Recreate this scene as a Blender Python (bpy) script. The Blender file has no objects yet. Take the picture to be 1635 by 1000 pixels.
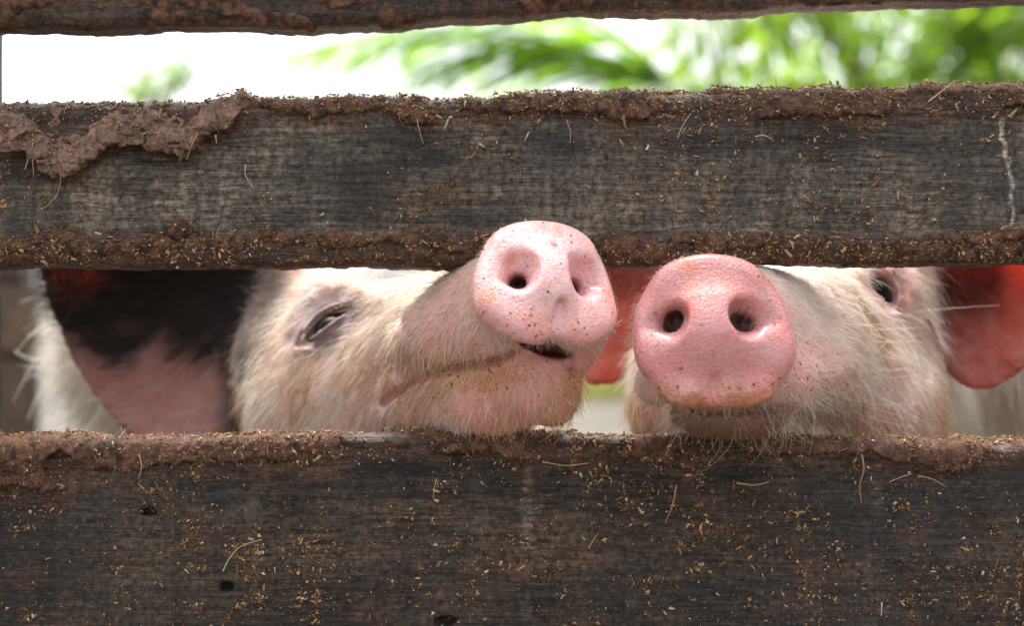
import bpy, math, random
import numpy as np
from mathutils import Vector, Matrix

# ------------------------------------------------------------------ camera, sky, sun, exposure
SC = bpy.context.scene
COL = SC.collection
D, F, ZC = 0.95, 2270.0, 0.66           # camera distance to fence, focal length in photo pixels, eye height

cam_d = bpy.data.cameras.new("camera")
cam = bpy.data.objects.new("camera", cam_d)
COL.objects.link(cam)
cam.location = (0, -D, ZC)
cam.rotation_euler = (math.radians(90), 0, 0)
cam_d.sensor_width = 36.0
cam_d.lens = 36.0 * F / 1635.0
cam_d.clip_start = 0.02
cam_d.clip_end = 2000
cam_d.dof.use_dof = True
cam_d.dof.focus_distance = D - 0.02
cam_d.dof.aperture_fstop = 3.5
SC.camera = cam

SUN_EL, SUN_AZ = 72.0, -16.0             # azimuth measured from +Y (behind the pigs) towards +X
world = bpy.data.worlds.new("World")
SC.world = world
world.use_nodes = True
wn = world.node_tree.nodes
wl = world.node_tree.links
sky = wn.new("ShaderNodeTexSky")
sky.sky_type = 'NISHITA'
sky.sun_disc = False
sky.sun_elevation = math.radians(SUN_EL)
sky.sun_rotation = math.radians(SUN_AZ)
sky.dust_density = 4.0
sky.air_density = 1.0
hs = wn.new("ShaderNodeHueSaturation")
hs.inputs["Saturation"].default_value = 0.22
bg = wn["Background"]
bg.inputs["Strength"].default_value = 0.13
wl.new(sky.outputs[0], hs.inputs["Color"])
wl.new(hs.outputs[0], bg.inputs["Color"])

sun_d = bpy.data.lights.new("sun", 'SUN')
sun_d.energy = 2.4
sun_d.angle = math.radians(28)
sun_d.color = (1.0, 0.965, 0.91)
sun = bpy.data.objects.new("sun", sun_d)
COL.objects.link(sun)
_el, _az = math.radians(SUN_EL), math.radians(SUN_AZ)
to_sun = Vector((math.sin(_az) * math.cos(_el), math.cos(_az) * math.cos(_el), math.sin(_el)))
sun.rotation_euler = to_sun.to_track_quat('Z', 'Y').to_euler()
sun.location = to_sun * 30

SC.view_settings.view_transform = 'Standard'
SC.view_settings.look = 'None'
SC.view_settings.exposure = 1.8
SC.view_settings.gamma = 1.0
SC.view_settings.use_curve_mapping = False
SC.render.engine = 'CYCLES'
SC.cycles.use_denoising = True
SC.cycles.max_bounces = 8
SC.cycles.transparent_max_bounces = 8

rng = np.random.default_rng(7)
random.seed(7)

# ------------------------------------------------------------------ helpers
def P(px, py, y):
    k = (D + y) / F
    return np.array([(px - 817.5) * k, y, ZC - (py - 500.0) * k])

def norm(v):
    v = np.asarray(v, float)
    return v / (np.linalg.norm(v, axis=-1, keepdims=True) + 1e-12)

_t0 = np.random.default_rng(3).random((64, 64, 64)).astype(np.float32)
_tab = np.pad(_t0, ((0, 1), (0, 1), (0, 1)), mode='wrap').ravel()
def vnoise(p, scale=1.0):
    """value noise 0..1 on (N,3) points"""
    q = np.asarray(p, np.float32) * np.asarray(scale, np.float32)
    fl = np.floor(q)
    f = q - fl
    i = fl.astype(np.int32) & 63
    f = f * f * (3 - 2 * f)
    b = (i[:, 0] * 65 + i[:, 1]) * 65 + i[:, 2]
    fx, fy, fz = f[:, 0], f[:, 1], f[:, 2]
    def tx(o):
        u, v = _tab.take(b + o), _tab.take(b + (o + 4225))
        v -= u; v *= fx; v += u
        return v
    def ty(o):
        u, v = tx(o), tx(o + 65)
        v -= u; v *= fy; v += u
        return v
    u, v = ty(0), ty(1)
    v -= u; v *= fz; v += u
    return v

def fbm(p, scale=1.0, octaves=4, gain=0.5):
    p = np.asarray(p, np.float32) * np.asarray(scale, np.float32)
    s, a, t = 0, 1.0, 0
    for o in range(octaves):
        s = s + a * vnoise(p + 17.3 * o)
        t += a
        a *= gain
        p = p * 2.03
    return s / t

def sstep(a, b, x):
    t = np.clip((x - a) / (b - a), 0, 1)
    return t * t * (3 - 2 * t)

def tag(o, label=None, cat=None, group=None, kind=None):
    if label: o["label"] = label
    if cat: o["category"] = cat
    if group: o["group"] = group
    if kind: o["kind"] = kind
    return o

def empty(name, loc):
    o = bpy.data.objects.new(name, None)
    COL.objects.link(o)
    o.location = loc
    o.empty_display_size = 0.1
    return o

def mesh_obj(name, verts, faces, mat, parent=None, smooth=True, colors=None, extra=None):
    """verts world coords; faces (M,3|4) array or list"""
    me = bpy.data.meshes.new(name)
    verts = np.asarray(verts, np.float32)
    if isinstance(faces, np.ndarray):
        n, k = faces.shape
        me.vertices.add(len(verts))
        me.vertices.foreach_set("co", verts.ravel())
        me.loops.add(n * k)
        me.loops.foreach_set("vertex_index", faces.astype(np.int32).ravel())
        me.polygons.add(n)
        me.polygons.foreach_set("loop_start", np.arange(0, n * k, k, dtype=np.int32))
        me.polygons.foreach_set("loop_total", np.full(n, k, np.int32))
        me.update(calc_edges=True)
    else:
        me.from_pydata([tuple(map(float, v)) for v in verts], [], [tuple(map(int, f)) for f in faces])
    me.validate()
    if smooth:
        me.polygons.foreach_set("use_smooth", np.ones(len(me.polygons), bool))
    if colors is not None:
        c = np.ones((len(verts), 4), np.float32)
        c[:, :3] = colors
        at = me.attributes.new("col", 'FLOAT_COLOR', 'POINT')
        at.data.foreach_set("color", c.ravel())
    for nm, arr in (extra or {}).items():
        at = me.attributes.new(nm, 'FLOAT', 'POINT')
        at.data.foreach_set("value", np.asarray(arr, np.float32))
    me.materials.append(mat)
    o = bpy.data.objects.new(name, me)
    COL.objects.link(o)
    if parent is not None:
        o.parent = parent
        o.matrix_parent_inverse = parent_world(parent).inverted()
    return o

def parent_world(p):
    m = Matrix.Translation(p.location)
    if p.parent is not None:
        m = parent_world(p.parent) @ p.matrix_parent_inverse @ m
    return m

def hair_obj(name, pts, mat, parent, radius, colors=None, taper=True):
    """pts (N,K,3) strands as a Curves object"""
    n, k, _ = pts.shape
    hc = bpy.data.hair_curves.new(name)
    hc.add_curves([k] * n)
    hc.attributes["position"].data.foreach_set("vector", pts.astype(np.float32).ravel())
    r = np.broadcast_to(np.asarray(radius, np.float32).reshape(-1, 1), (n, k)).copy()
    if taper:
        r *= np.linspace(1.0, 0.25, k)[None, :] ** 0.8
    at = hc.attributes.get("radius") or hc.attributes.new("radius", 'FLOAT', 'POINT')
    at.data.foreach_set("value", r.ravel())
    if colors is not None:
        c = np.ones((n, 4), np.float32)
        c[:, :3] = colors
        a2 = hc.attributes.new("col", 'FLOAT_COLOR', 'CURVE')
        a2.data.foreach_set("color", c.ravel())
    hc.materials.append(mat)
    o = bpy.data.objects.new(name, hc)
    COL.objects.link(o)
    if parent is not None:
        o.parent = parent
        o.matrix_parent_inverse = parent_world(parent).inverted()
    return o

# ------------------------------------------------------------------ materials
class NT:
    def __init__(s, name):
        s.mat = bpy.data.materials.new(name)
        s.mat.use_nodes = True
        s.t = s.mat.node_tree
        s.bsdf = s.t.nodes["Principled BSDF"]
        s.out = s.t.nodes["Material Output"]
    def n(s, typ, **kw):
        nd = s.t.nodes.new(typ)
        for k, v in kw.items():
            if hasattr(nd, k): setattr(nd, k, v)
        return nd
    def l(s, a, b): s.t.links.new(a, b)
    def noise(s, vec, scale, detail=4, rough=0.55, mapscale=None):
        if mapscale is not None:
            m = s.n("ShaderNodeMapping")
            m.inputs["Scale"].default_value = mapscale
            s.l(vec, m.inputs["Vector"])
            vec = m.outputs[0]
        t = s.n("ShaderNodeTexNoise")
        t.inputs["Scale"].default_value = scale
        t.inputs["Detail"].default_value = detail
        t.inputs["Roughness"].default_value = rough
        s.l(vec, t.inputs["Vector"])
        return t.outputs["Fac"]
    def ramp(s, fac, stops):
        r = s.n("ShaderNodeValToRGB")
        el = r.color_ramp.elements
        while len(el) < len(stops): el.new(0.5)
        for e, (p, c) in zip(el, stops):
            e.position = p
            e.color = (*c, 1) if len(c) == 3 else c
        s.l(fac, r.inputs[0])
        return r.outputs[0]
    def mix(s, a, b, fac, mode='MIX'):
        m = s.n("ShaderNodeMix", data_type='RGBA', blend_type=mode)
        for sock, v in ((m.inputs[0], fac), (m.inputs[6], a), (m.inputs[7], b)):
            if isinstance(v, (int, float)): sock.default_value = v
            elif isinstance(v, tuple): sock.default_value = (*v, 1)
            else: s.l(v, sock)
        return m.outputs[2]
    def math(s, op, a, b=0.0):
        m = s.n("ShaderNodeMath", operation=op)
        for sock, v in ((m.inputs[0], a), (m.inputs[1], b)):
            if isinstance(v, (int, float)): sock.default_value = v
            else: s.l(v, sock)
        return m.outputs[0]
    def bump(s, height, strength, dist, prev=None):
        b = s.n("ShaderNodeBump")
        b.inputs["Strength"].default_value = strength
        b.inputs["Distance"].default_value = dist
        s.l(height, b.inputs["Height"])
        if prev is not None: s.l(prev, b.inputs["Normal"])
        return b.outputs[0]
    def attr(s, name):
        a = s.n("ShaderNodeAttribute")
        a.attribute_name = name
        return a
    def coord(s): return s.n("ShaderNodeTexCoord").outputs["Object"]
    def set(s, **kw):
        for k, v in kw.items():
            k = k.replace("_", " ")
            sock = s.bsdf.inputs[k]
            if isinstance(v, (int, float)): sock.default_value = v
            elif isinstance(v, tuple): sock.default_value = (*v, 1) if len(v) == 3 and sock.type == 'RGBA' else v
            else: s.l(v, sock)

def mat_wood():
    m = NT("weathered_wood")
    g = m.n("ShaderNodeNewGeometry").outputs["Position"]
    col = m.attr("col").outputs["Color"]
    warp = m.n("ShaderNodeTexNoise")
    warp.inputs["Scale"].default_value = 22.0
    m.l(g, warp.inputs["Vector"])
    wv = m.n("ShaderNodeVectorMath", operation='MULTIPLY_ADD')
    m.l(warp.outputs["Color"], wv.inputs[0])
    wv.inputs[1].default_value = (0, 0, 0.006)
    m.l(g, wv.inputs[2])
    gw = wv.outputs[0]
    grain = m.noise(gw, 1.0, 6, 0.7, (22.0, 60.0, 330.0))
    crack = m.noise(gw, 1.0, 4, 0.62, (13.0, 40.0, 250.0))
    grit = m.noise(g, 230.0, 5, 0.72)
    wide = m.noise(g, 17.0, 6, 0.65)
    speck = m.noise(g, 620.0, 3, 0.6)
    scr = m.noise(g, 1.0, 4, 0.65, (420.0, 60.0, 34.0))
    gm = m.noise(g, 9.0, 3, 0.55)
    gmask = m.ramp(gm, [(0.38, (0.25, 0.25, 0.25)), (0.60, (1, 1, 1))])
    c = m.mix(col, m.ramp(grain, [(0.36, (0.55, 0.54, 0.53)), (0.5, (0.97, 0.95, 0.93)), (0.64, (1.42, 1.38, 1.33))]), gmask, 'MULTIPLY')
    ck = m.ramp(crack, [(0.455, (1, 1, 1)), (0.487, (0.22, 0.2, 0.19)), (0.5, (0.22, 0.2, 0.19)), (0.53, (1, 1, 1))])
    c = m.mix(c, ck, m.math('MULTIPLY', gmask, 0.7), 'MULTIPLY')
    c = m.mix(c, m.ramp(grit, [(0.36, (0.22, 0.21, 0.20)), (0.5, (1, 1, 1)), (0.64, (1.9, 1.82, 1.68))]), 1.0, 'MULTIPLY')
    c = m.mix(c, m.ramp(wide, [(0.34, (0.50, 0.50, 0.53)), (0.66, (1.5, 1.32, 1.10))]), 0.9, 'MULTIPLY')
    c = m.mix(c, m.ramp(scr, [(0.60, (1, 1, 1)), (0.70, (1.8, 1.75, 1.65))]), 0.6, 'MULTIPLY')
    sp = m.ramp(speck, [(0.655, (0, 0, 0)), (0.70, (1, 1, 1))])
    c = m.mix(c, (0.24, 0.18, 0.12), m.math('MULTIPLY', sp, 0.6))
    h = m.math('ADD', m.math('MULTIPLY', grain, 1.3), m.math('MULTIPLY', grit, 0.55))
    h = m.math('ADD', h, m.math('MULTIPLY', speck, 0.35))
    h = m.math('ADD', h, m.math('MULTIPLY', ck, 0.5))
    m.set(Base_Color=c, Roughness=m.math('ADD', m.math('MULTIPLY', wide, 0.45), 0.34), Normal=m.bump(h, 0.65, 0.0018))
    m.bsdf.inputs["Specular IOR Level"].default_value = 0.4
    return m.mat

def mat_crust():
    m = NT("dried_muck")
    g = m.n("ShaderNodeNewGeometry").outputs["Position"]
    col = m.attr("col").outputs["Color"]
    n1 = m.noise(g, 260.0, 6, 0.7)
    n2 = m.noise(g, 900.0, 4, 0.7)
    c = m.mix(col, m.ramp(n1, [(0.3, (0.35, 0.32, 0.3)), (0.55, (1, 1, 1)), (0.75, (1.6, 1.5, 1.35))]), 1.0, 'MULTIPLY')
    c = m.mix(c, m.ramp(n2, [(0.35, (0.6, 0.6, 0.6)), (0.7, (1.5, 1.45, 1.35))]), 0.8, 'MULTIPLY')
    h = m.math('ADD', n1, m.math('MULTIPLY', n2, 0.6))
    m.set(Base_Color=c, Roughness=0.72, Normal=m.bump(h, 1.0, 0.0025))
    m.bsdf.inputs["Specular IOR Level"].default_value = 0.35
    return m.mat

def mat_vcol(name, rough=0.7, var=0.5, scale=500.0, trans=0.0):
    m = NT(name)
    g = m.n("ShaderNodeNewGeometry").outputs["Position"]
    col = m.attr("col").outputs["Color"]
    n1 = m.noise(g, scale, 4, 0.6)
    c = m.mix(col, m.ramp(n1, [(0.3, (0.6, 0.58, 0.55)), (0.7, (1.35, 1.35, 1.3))]), var, 'MULTIPLY')
    m.set(Base_Color=c, Roughness=rough)
    if trans > 0:
        tr = m.n("ShaderNodeBsdfTranslucent")
        m.l(c, tr.inputs[0])
        mx = m.n("ShaderNodeMixShader")
        mx.inputs[0].default_value = trans
        m.l(m.bsdf.outputs[0], mx.inputs[1])
        m.l(tr.outputs[0], mx.inputs[2])
        m.l(mx.outputs[0], m.out.inputs[0])
    return m.mat

def mat_skin():
    m = NT("pig_skin")
    g = m.n("ShaderNodeNewGeometry").outputs["Position"]
    col = m.attr("col").outputs["Color"]
    wet = m.attr("wet").outputs["Fac"]
    thin = m.attr("thin").outputs["Fac"]
    blot = m.noise(g, 55.0, 5, 0.65)
    pore = m.n("ShaderNodeTexVoronoi")
    pore.inputs["Scale"].default_value = 620.0
    m.l(g, pore.inputs["Vector"])
    fine = m.noise(g, 420.0, 5, 0.65)
    wrk = m.noise(g, 150.0, 4, 0.6)
    c = m.mix(col, m.ramp(blot, [(0.32, (1.12, 0.80, 0.74)), (0.5, (1, 1, 1)), (0.68, (1.04, 1.12, 1.12))]), 0.8, 'MULTIPLY')
    c = m.mix(c, m.ramp(fine, [(0.3, (0.80, 0.72, 0.70)), (0.6, (1.05, 1.05, 1.05))]), 0.7, 'MULTIPLY')
    # clinging dirt crumbs, small and sparse
    dn = m.noise(g, 330.0, 2, 0.5)
    dmask = m.attr("dirt").outputs["Fac"]
    dm = m.ramp(m.math('ADD', dn, m.math('MULTIPLY', dmask, 0.16)), [(0.735, (0, 0, 0)), (0.775, (1, 1, 1))])
    c = m.mix(c, (0.30, 0.115, 0.028), m.math('MULTIPLY', dm, 0.75))
    h = m.math('ADD', m.math('MULTIPLY', pore.outputs["Distance"], 0.55), m.math('MULTIPLY', wrk, 1.0))
    h = m.math('ADD', h, m.math('MULTIPLY', fine, 0.5))
    h = m.math('ADD', h, m.math('MULTIPLY', dm, 0.6))
    ce = m.n("ShaderNodeTexVoronoi", feature='DISTANCE_TO_EDGE')
    ce.inputs["Scale"].default_value = 300.0
    m.l(g, ce.inputs["Vector"])
    cre = m.ramp(ce.outputs["Distance"], [(0.0, (0, 0, 0)), (0.16, (1, 1, 1))])
    h = m.math('ADD', h, m.math('MULTIPLY', m.math('MULTIPLY', cre, wet), 0.30))
    rough = m.math('SUBTRACT', m.math('ADD', 0.62, m.math('MULTIPLY', fine, 0.12)), m.math('MULTIPLY', wet, 0.30))
    m.set(Base_Color=c, Roughness=rough, Normal=m.bump(h, 0.55, 0.0012))
    m.bsdf.inputs["Specular IOR Level"].default_value = 0.45
    m.l(m.math('MULTIPLY', wet, m.ramp(blot, [(0.40, (0.05, 0.05, 0.05)), (0.60, (0.9, 0.9, 0.9))])), m.bsdf.inputs["Coat Weight"])
    m.bsdf.inputs["Coat Roughness"].default_value = 0.11
    m.bsdf.inputs["Subsurface Weight"].default_value = 0.28
    m.bsdf.inputs["Subsurface Radius"].default_value = (1.0, 0.36, 0.25)
    m.bsdf.inputs["Subsurface Scale"].default_value = 0.004
    tr = m.n("ShaderNodeBsdfTranslucent")
    m.l(m.mix(c, (1.3, 0.55, 0.38), 1.0, 'MULTIPLY'), tr.inputs[0])
    mx = m.n("ShaderNodeMixShader")
    vein = m.noise(g, 70.0, 5, 0.7)
    m.l(m.math('MULTIPLY', thin, m.math('ADD', 0.40, m.math('MULTIPLY', vein, 0.6))), mx.inputs[0])
    m.l(m.bsdf.outputs[0], mx.inputs[1])
    m.l(tr.outputs[0], mx.inputs[2])
    m.l(mx.outputs[0], m.out.inputs[0])
    return m.mat

def mat_hair():
    m = NT("pig_hair")
    col = m.attr("col").outputs["Color"]
    m.set(Base_Color=col, Roughness=0.42)
    m.bsdf.inputs["Specular IOR Level"].default_value = 0.5
    tr = m.n("ShaderNodeBsdfTranslucent")
    m.l(col, tr.inputs[0])
    mx = m.n("ShaderNodeMixShader")
    mx.inputs[0].default_value = 0.35
    m.l(m.bsdf.outputs[0], mx.inputs[1])
    m.l(tr.outputs[0], mx.inputs[2])
    m.l(mx.outputs[0], m.out.inputs[0])
    return m.mat

def mat_eye():
    m = NT("pig_eye")
    m.set(Base_Color=(0.008, 0.006, 0.006), Roughness=0.45)
    m.bsdf.inputs['Specular IOR Level'].default_value = 0.10
    m.bsdf.inputs["Coat Weight"].default_value = 0.10
    m.bsdf.inputs["Coat Roughness"].default_value = 0.03
    return m.mat

M_WOOD, M_CRUST, M_DUST, M_SKIN, M_HAIR, M_EYE = mat_wood(), mat_crust(), mat_vcol("sawdust", 0.75, 0.5, 700.0, 0.15), mat_skin(), mat_hair(), mat_eye()

def mat_ground():
    m = NT("pen_floor")
    g = m.coord()
    a = m.noise(g, 0.9, 6, 0.6)
    b = m.noise(g, 9.0, 6, 0.65)
    c = m.ramp(a, [(0.35, (0.035, 0.026, 0.018)), (0.5, (0.075, 0.062, 0.048)), (0.66, (0.115, 0.105, 0.09))])
    c = m.mix(c, m.ramp(b, [(0.3, (0.6, 0.58, 0.55)), (0.7, (1.3, 1.3, 1.3))]), 0.9, 'MULTIPLY')
    m.set(Base_Color=c, Roughness=0.85, Normal=m.bump(b, 0.8, 0.03))
    return m.mat

def mat_leaf(name, c1, c2):
    m = NT(name)
    g = m.n("ShaderNodeNewGeometry").outputs["Position"]
    a = m.noise(g, 2.5, 4, 0.6)
    c = m.ramp(a, [(0.3, c1), (0.7, c2)])
    m.set(Base_Color=c, Roughness=0.45)
    tr = m.n("ShaderNodeBsdfTranslucent")
    m.l(m.mix(c, (1.6, 1.7, 0.6), 1.0, 'MULTIPLY'), tr.inputs[0])
    mx = m.n("ShaderNodeMixShader")
    mx.inputs[0].default_value = 0.6
    m.l(m.bsdf.outputs[0], mx.inputs[1])
    m.l(tr.outputs[0], mx.inputs[2])
    m.l(mx.outputs[0], m.out.inputs[0])
    return m.mat

def mat_bark():
    m = NT("bark")
    g = m.coord()
    a = m.noise(g, 1.0, 6, 0.65, (22.0, 22.0, 4.0))
    m.set(Base_Color=m.ramp(a, [(0.3, (0.03, 0.022, 0.016)), (0.7, (0.16, 0.12, 0.085))]), Roughness=0.9, Normal=m.bump(a, 0.8, 0.02))
    return m.mat

M_GROUND, M_BARK = mat_ground(), mat_bark()
M_LEAF_A = mat_leaf("leaf_green", (0.11, 0.19, 0.025), (0.23, 0.32, 0.07))
M_LEAF_P = mat_leaf("palm_green", (0.09, 0.18, 0.03), (0.20, 0.30, 0.065))
M_LEAF_G = mat_leaf("grass_green", (0.17, 0.16, 0.10), (0.27, 0.25, 0.17))

# ------------------------------------------------------------------ ground
def build_ground():
    # one sheet to the horizon, finer near the pen, with a low uneven relief
    a = np.concatenate([-np.geomspace(600, 4, 22), np.linspace(-3.8, 3.8, 60), np.geomspace(4, 600, 22)])
    b = np.concatenate([-np.geomspace(600, 4, 22), np.linspace(-3.8, 12, 110), np.geomspace(12.5, 900, 26)])
    X, Y = np.meshgrid(a, b, indexing='ij')
    pts = np.stack([X.ravel(), Y.ravel(), np.zeros(X.size)], 1)
    near = np.exp(-np.hypot(pts[:, 0], pts[:, 1] - 3) / 14)
    pts[:, 2] = ((fbm(pts, 1.1, 4) - 0.5) * 0.10 * near)
    nx, ny = X.shape
    i, j = np.meshgrid(np.arange(nx - 1), np.arange(ny - 1), indexing='ij')
    q = np.stack([i * ny + j, (i + 1) * ny + j, (i + 1) * ny + j + 1, i * ny + j + 1], -1).reshape(-1, 4)
    o = mesh_obj("ground", pts, q, M_GROUND)
    tag(o, "trampled grey brown earth floor of the pen", "ground", kind="structure")
build_ground()

# ------------------------------------------------------------------ fence: three boards on posts
K0 = D / F
def z_of(py): return ZC - (np.asarray(py, float) - 500.0) * K0
def x_of(px): return (np.asarray(px, float) - 817.5) * K0
def px_of(x): return 817.5 + x / K0
def py_of(z): return 500.0 - (z - ZC) / K0
TH = 0.032                                   # board thickness

def interp(pts, px):
    a = np.array(pts, float)
    return np.interp(px, a[:, 0], a[:, 1])

BOARDS = {
    "top": dict(top=[(-400, -215), (2000, -250)],
                bot=[(-400, 47), (0, 44), (120, 45), (200, 41), (400, 42), (500, 43), (560, 40), (622, 37), (702, 27), (760, 26), (815, 25), (870, 17), (915, 11), (1000, 14), (1165, 16), (1235, 11), (1400, 4), (1500, 1), (1635, -4), (2000, -14)],
                rt=0.006, rb=0.009, lip=0.0, seed=11),
    "mid": dict(top=[(-400, 164), (0, 160), (400, 158), (700, 154), (1000, 148), (1300, 140), (1635, 133), (2000, 126)],
                bot=[(-400, 429), (0, 428), (300, 428), (700, 428), (900, 427), (1200, 424), (1635, 421), (2000, 418)],
                rt=0.013, rb=0.010, lip=0.0055, seed=23),
    "low": dict(top=[(-400, 713), (0, 708), (300, 703), (600, 696), (900, 697), (1200, 702), (1635, 713), (2000, 720)],
                bot=[(-400, 1085), (2000, 1090)],
                rt=0.007, rb=0.006, lip=0.0, seed=37),
}

MID_EDGE = [(-400, 225), (-60, 230), (0, 236), (40, 243), (62, 258), (85, 276), (112, 281), (138, 268), (147, 246), (165, 236), (200, 233), (232, 228), (243, 240), (275, 247), (296, 250), (318, 230), (350, 208), (378, 190), (398, 172), (440, 178), (500, 190), (560, 184), (600, 178), (650, 200), (690, 206), (705, 180), (800, 184), (880, 182), (950, 186), (1000, 196), (1060, 184), (1160, 182), (1230, 188), (1290, 186), (1400, 188), (1470, 182), (1540, 176), (1635, 170), (2000, 165)]
LOW_EDGE = [(-400, 770), (0, 782), (40, 778), (85, 788), (118, 782), (135, 760), (160, 752), (210, 762), (260, 745), (330, 748), (400, 742), (450, 756), (520, 742), (560, 736), (585, 722), (700, 722), (780, 728), (850, 742), (930, 726), (1000, 736), (1060, 744), (1105, 758), (1135, 740), (1200, 728), (1260, 734), (1330, 728), (1400, 736), (1480, 752), (1530, 758), (1580, 742), (1635, 750), (2000, 750)]
def front_fracs(n):
    t = np.linspace(0, 1, n)
    return t * 0.86 + 0.14 * (0.5 - 0.5 * np.cos(np.pi * t))

def board_surface(b, xs, fr, tops, full=False):
    """positions on a board: columns along x, rows up the front (fractions fr) and back over the top (fractions tops)"""
    sp = BOARDS[b]
    px = px_of(xs)
    q1 = np.stack([xs * 26, np.full_like(xs, sp["seed"]), np.zeros_like(xs)], 1)
    wob = (fbm(q1, 1.0, 4) - 0.5)
    q2 = np.stack([xs * 210, np.full_like(xs, sp["seed"] + 5), np.zeros_like(xs)], 1)
    zt = z_of(interp(sp["top"], px)) + wob * 0.0035 + (fbm(q2, 1.0, 2) - 0.5) * 0.0012
    q1[:, 2] += 9
    zb = z_of(interp(sp["bot"], px)) + (fbm(q1, 1.0, 4) - 0.5) * 0.0045 + (fbm(q2 + 31, 1.0, 2) - 0.5) * 0.0016
    H = zt - zb
    rows = []
    dn = fr[None, :] * H[:, None]
    du = H[:, None] - dn
    def rnd(d, r): return r * (1 - np.sqrt(np.clip(1 - np.clip(1 - d / r, 0, 1) ** 2, 0, 1)))
    y = rnd(du, sp["rt"]) + rnd(dn, sp["rb"])
    z = zb[:, None] + dn
    X = np.repeat(xs[:, None], len(fr), 1)
    if sp["lip"]:
        pn = np.stack([X.ravel() * 14, np.zeros(X.size), np.zeros(X.size)], 1)
        w = (vnoise(pn).reshape(X.shape) - 0.5) * 0.006
        y -= sp["lip"] * sstep(0.0245, 0.0185, dn + w)
    pp = np.stack([X.ravel(), np.full(X.size, sp["seed"] * 1.0), z.ravel()], 1)
    g1 = fbm(pp, (7, 1, 330), 5, 0.6).reshape(X.shape) - 0.5
    g2 = fbm(pp, (30, 1, 60), 4).reshape(X.shape) - 0.5
    g3 = fbm(pp, (5, 1, 9), 3).reshape(X.shape) - 0.5
    y = y - g1 * 0.0012 - g2 * 0.0018 - g3 * 0.004
    if b == "low":
        for hx, hy, rx, ry, dp in ((236, 819, 13, 7, .007), (361, 938, 11, 8, .006), (712, 995, 18, 9, .007), (520, 868, 26, 4, .003)):
            r = np.hypot((px_of(X) - hx) / rx, (py_of(z) - hy) / ry) + (g2 * 1.2)
            y += dp * sstep(1.25, 0.6, r)
    front = np.stack([X, y, z], -1)
    parts = [front]
    if len(tops):
        yt = y[:, -1][:, None] + (TH - 0.001 - y[:, -1][:, None]) * tops[None, :]
        Xt = np.repeat(xs[:, None], len(tops), 1)
        pt = np.stack([Xt.ravel(), yt.ravel(), np.full(Xt.size, sp["seed"] + 40.0)], 1)
        ztp = zt[:, None] - 0.004 * tops[None, :] ** 6 + (fbm(pt, (9, 300, 1), 4).reshape(Xt.shape) - 0.5) * 0.0018 * np.minimum(1, tops * 6)[None, :]
        parts.append(np.stack([Xt, yt, ztp], -1))
    if full:
        bk = np.linspace(0.03, 0.97, 10)
        parts.append(np.stack([np.repeat(xs[:, None], 10, 1), np.full((len(xs), 10), TH), zt[:, None] - bk[None, :] * H[:, None]], -1))
        bt = np.linspace(0.94, 0.08, 8)
        y0 = y[:, 0][:, None]
        parts.append(np.stack([np.repeat(xs[:, None], 8, 1), y0 + (TH - y0) * bt[None, :], zb[:, None] + 0.0006 * np.sin(bt * 9)[None, :]], -1))
    return np.concatenate(parts, 1)

def grid_faces(nx, ns, close=False):
    m = ns if close else ns - 1
    i, j = np.meshgrid(np.arange(nx - 1), np.arange(m), indexing='ij')
    j2 = (j + 1) % ns
    return np.stack([i * ns + j, (i + 1) * ns + j, (i + 1) * ns + j2, i * ns + j2], -1).reshape(-1, 4)

def grid_normals(G):
    du = np.gradient(G, axis=0)
    dv = np.gradient(G, axis=1)
    return norm(np.cross(du, dv))

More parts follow.
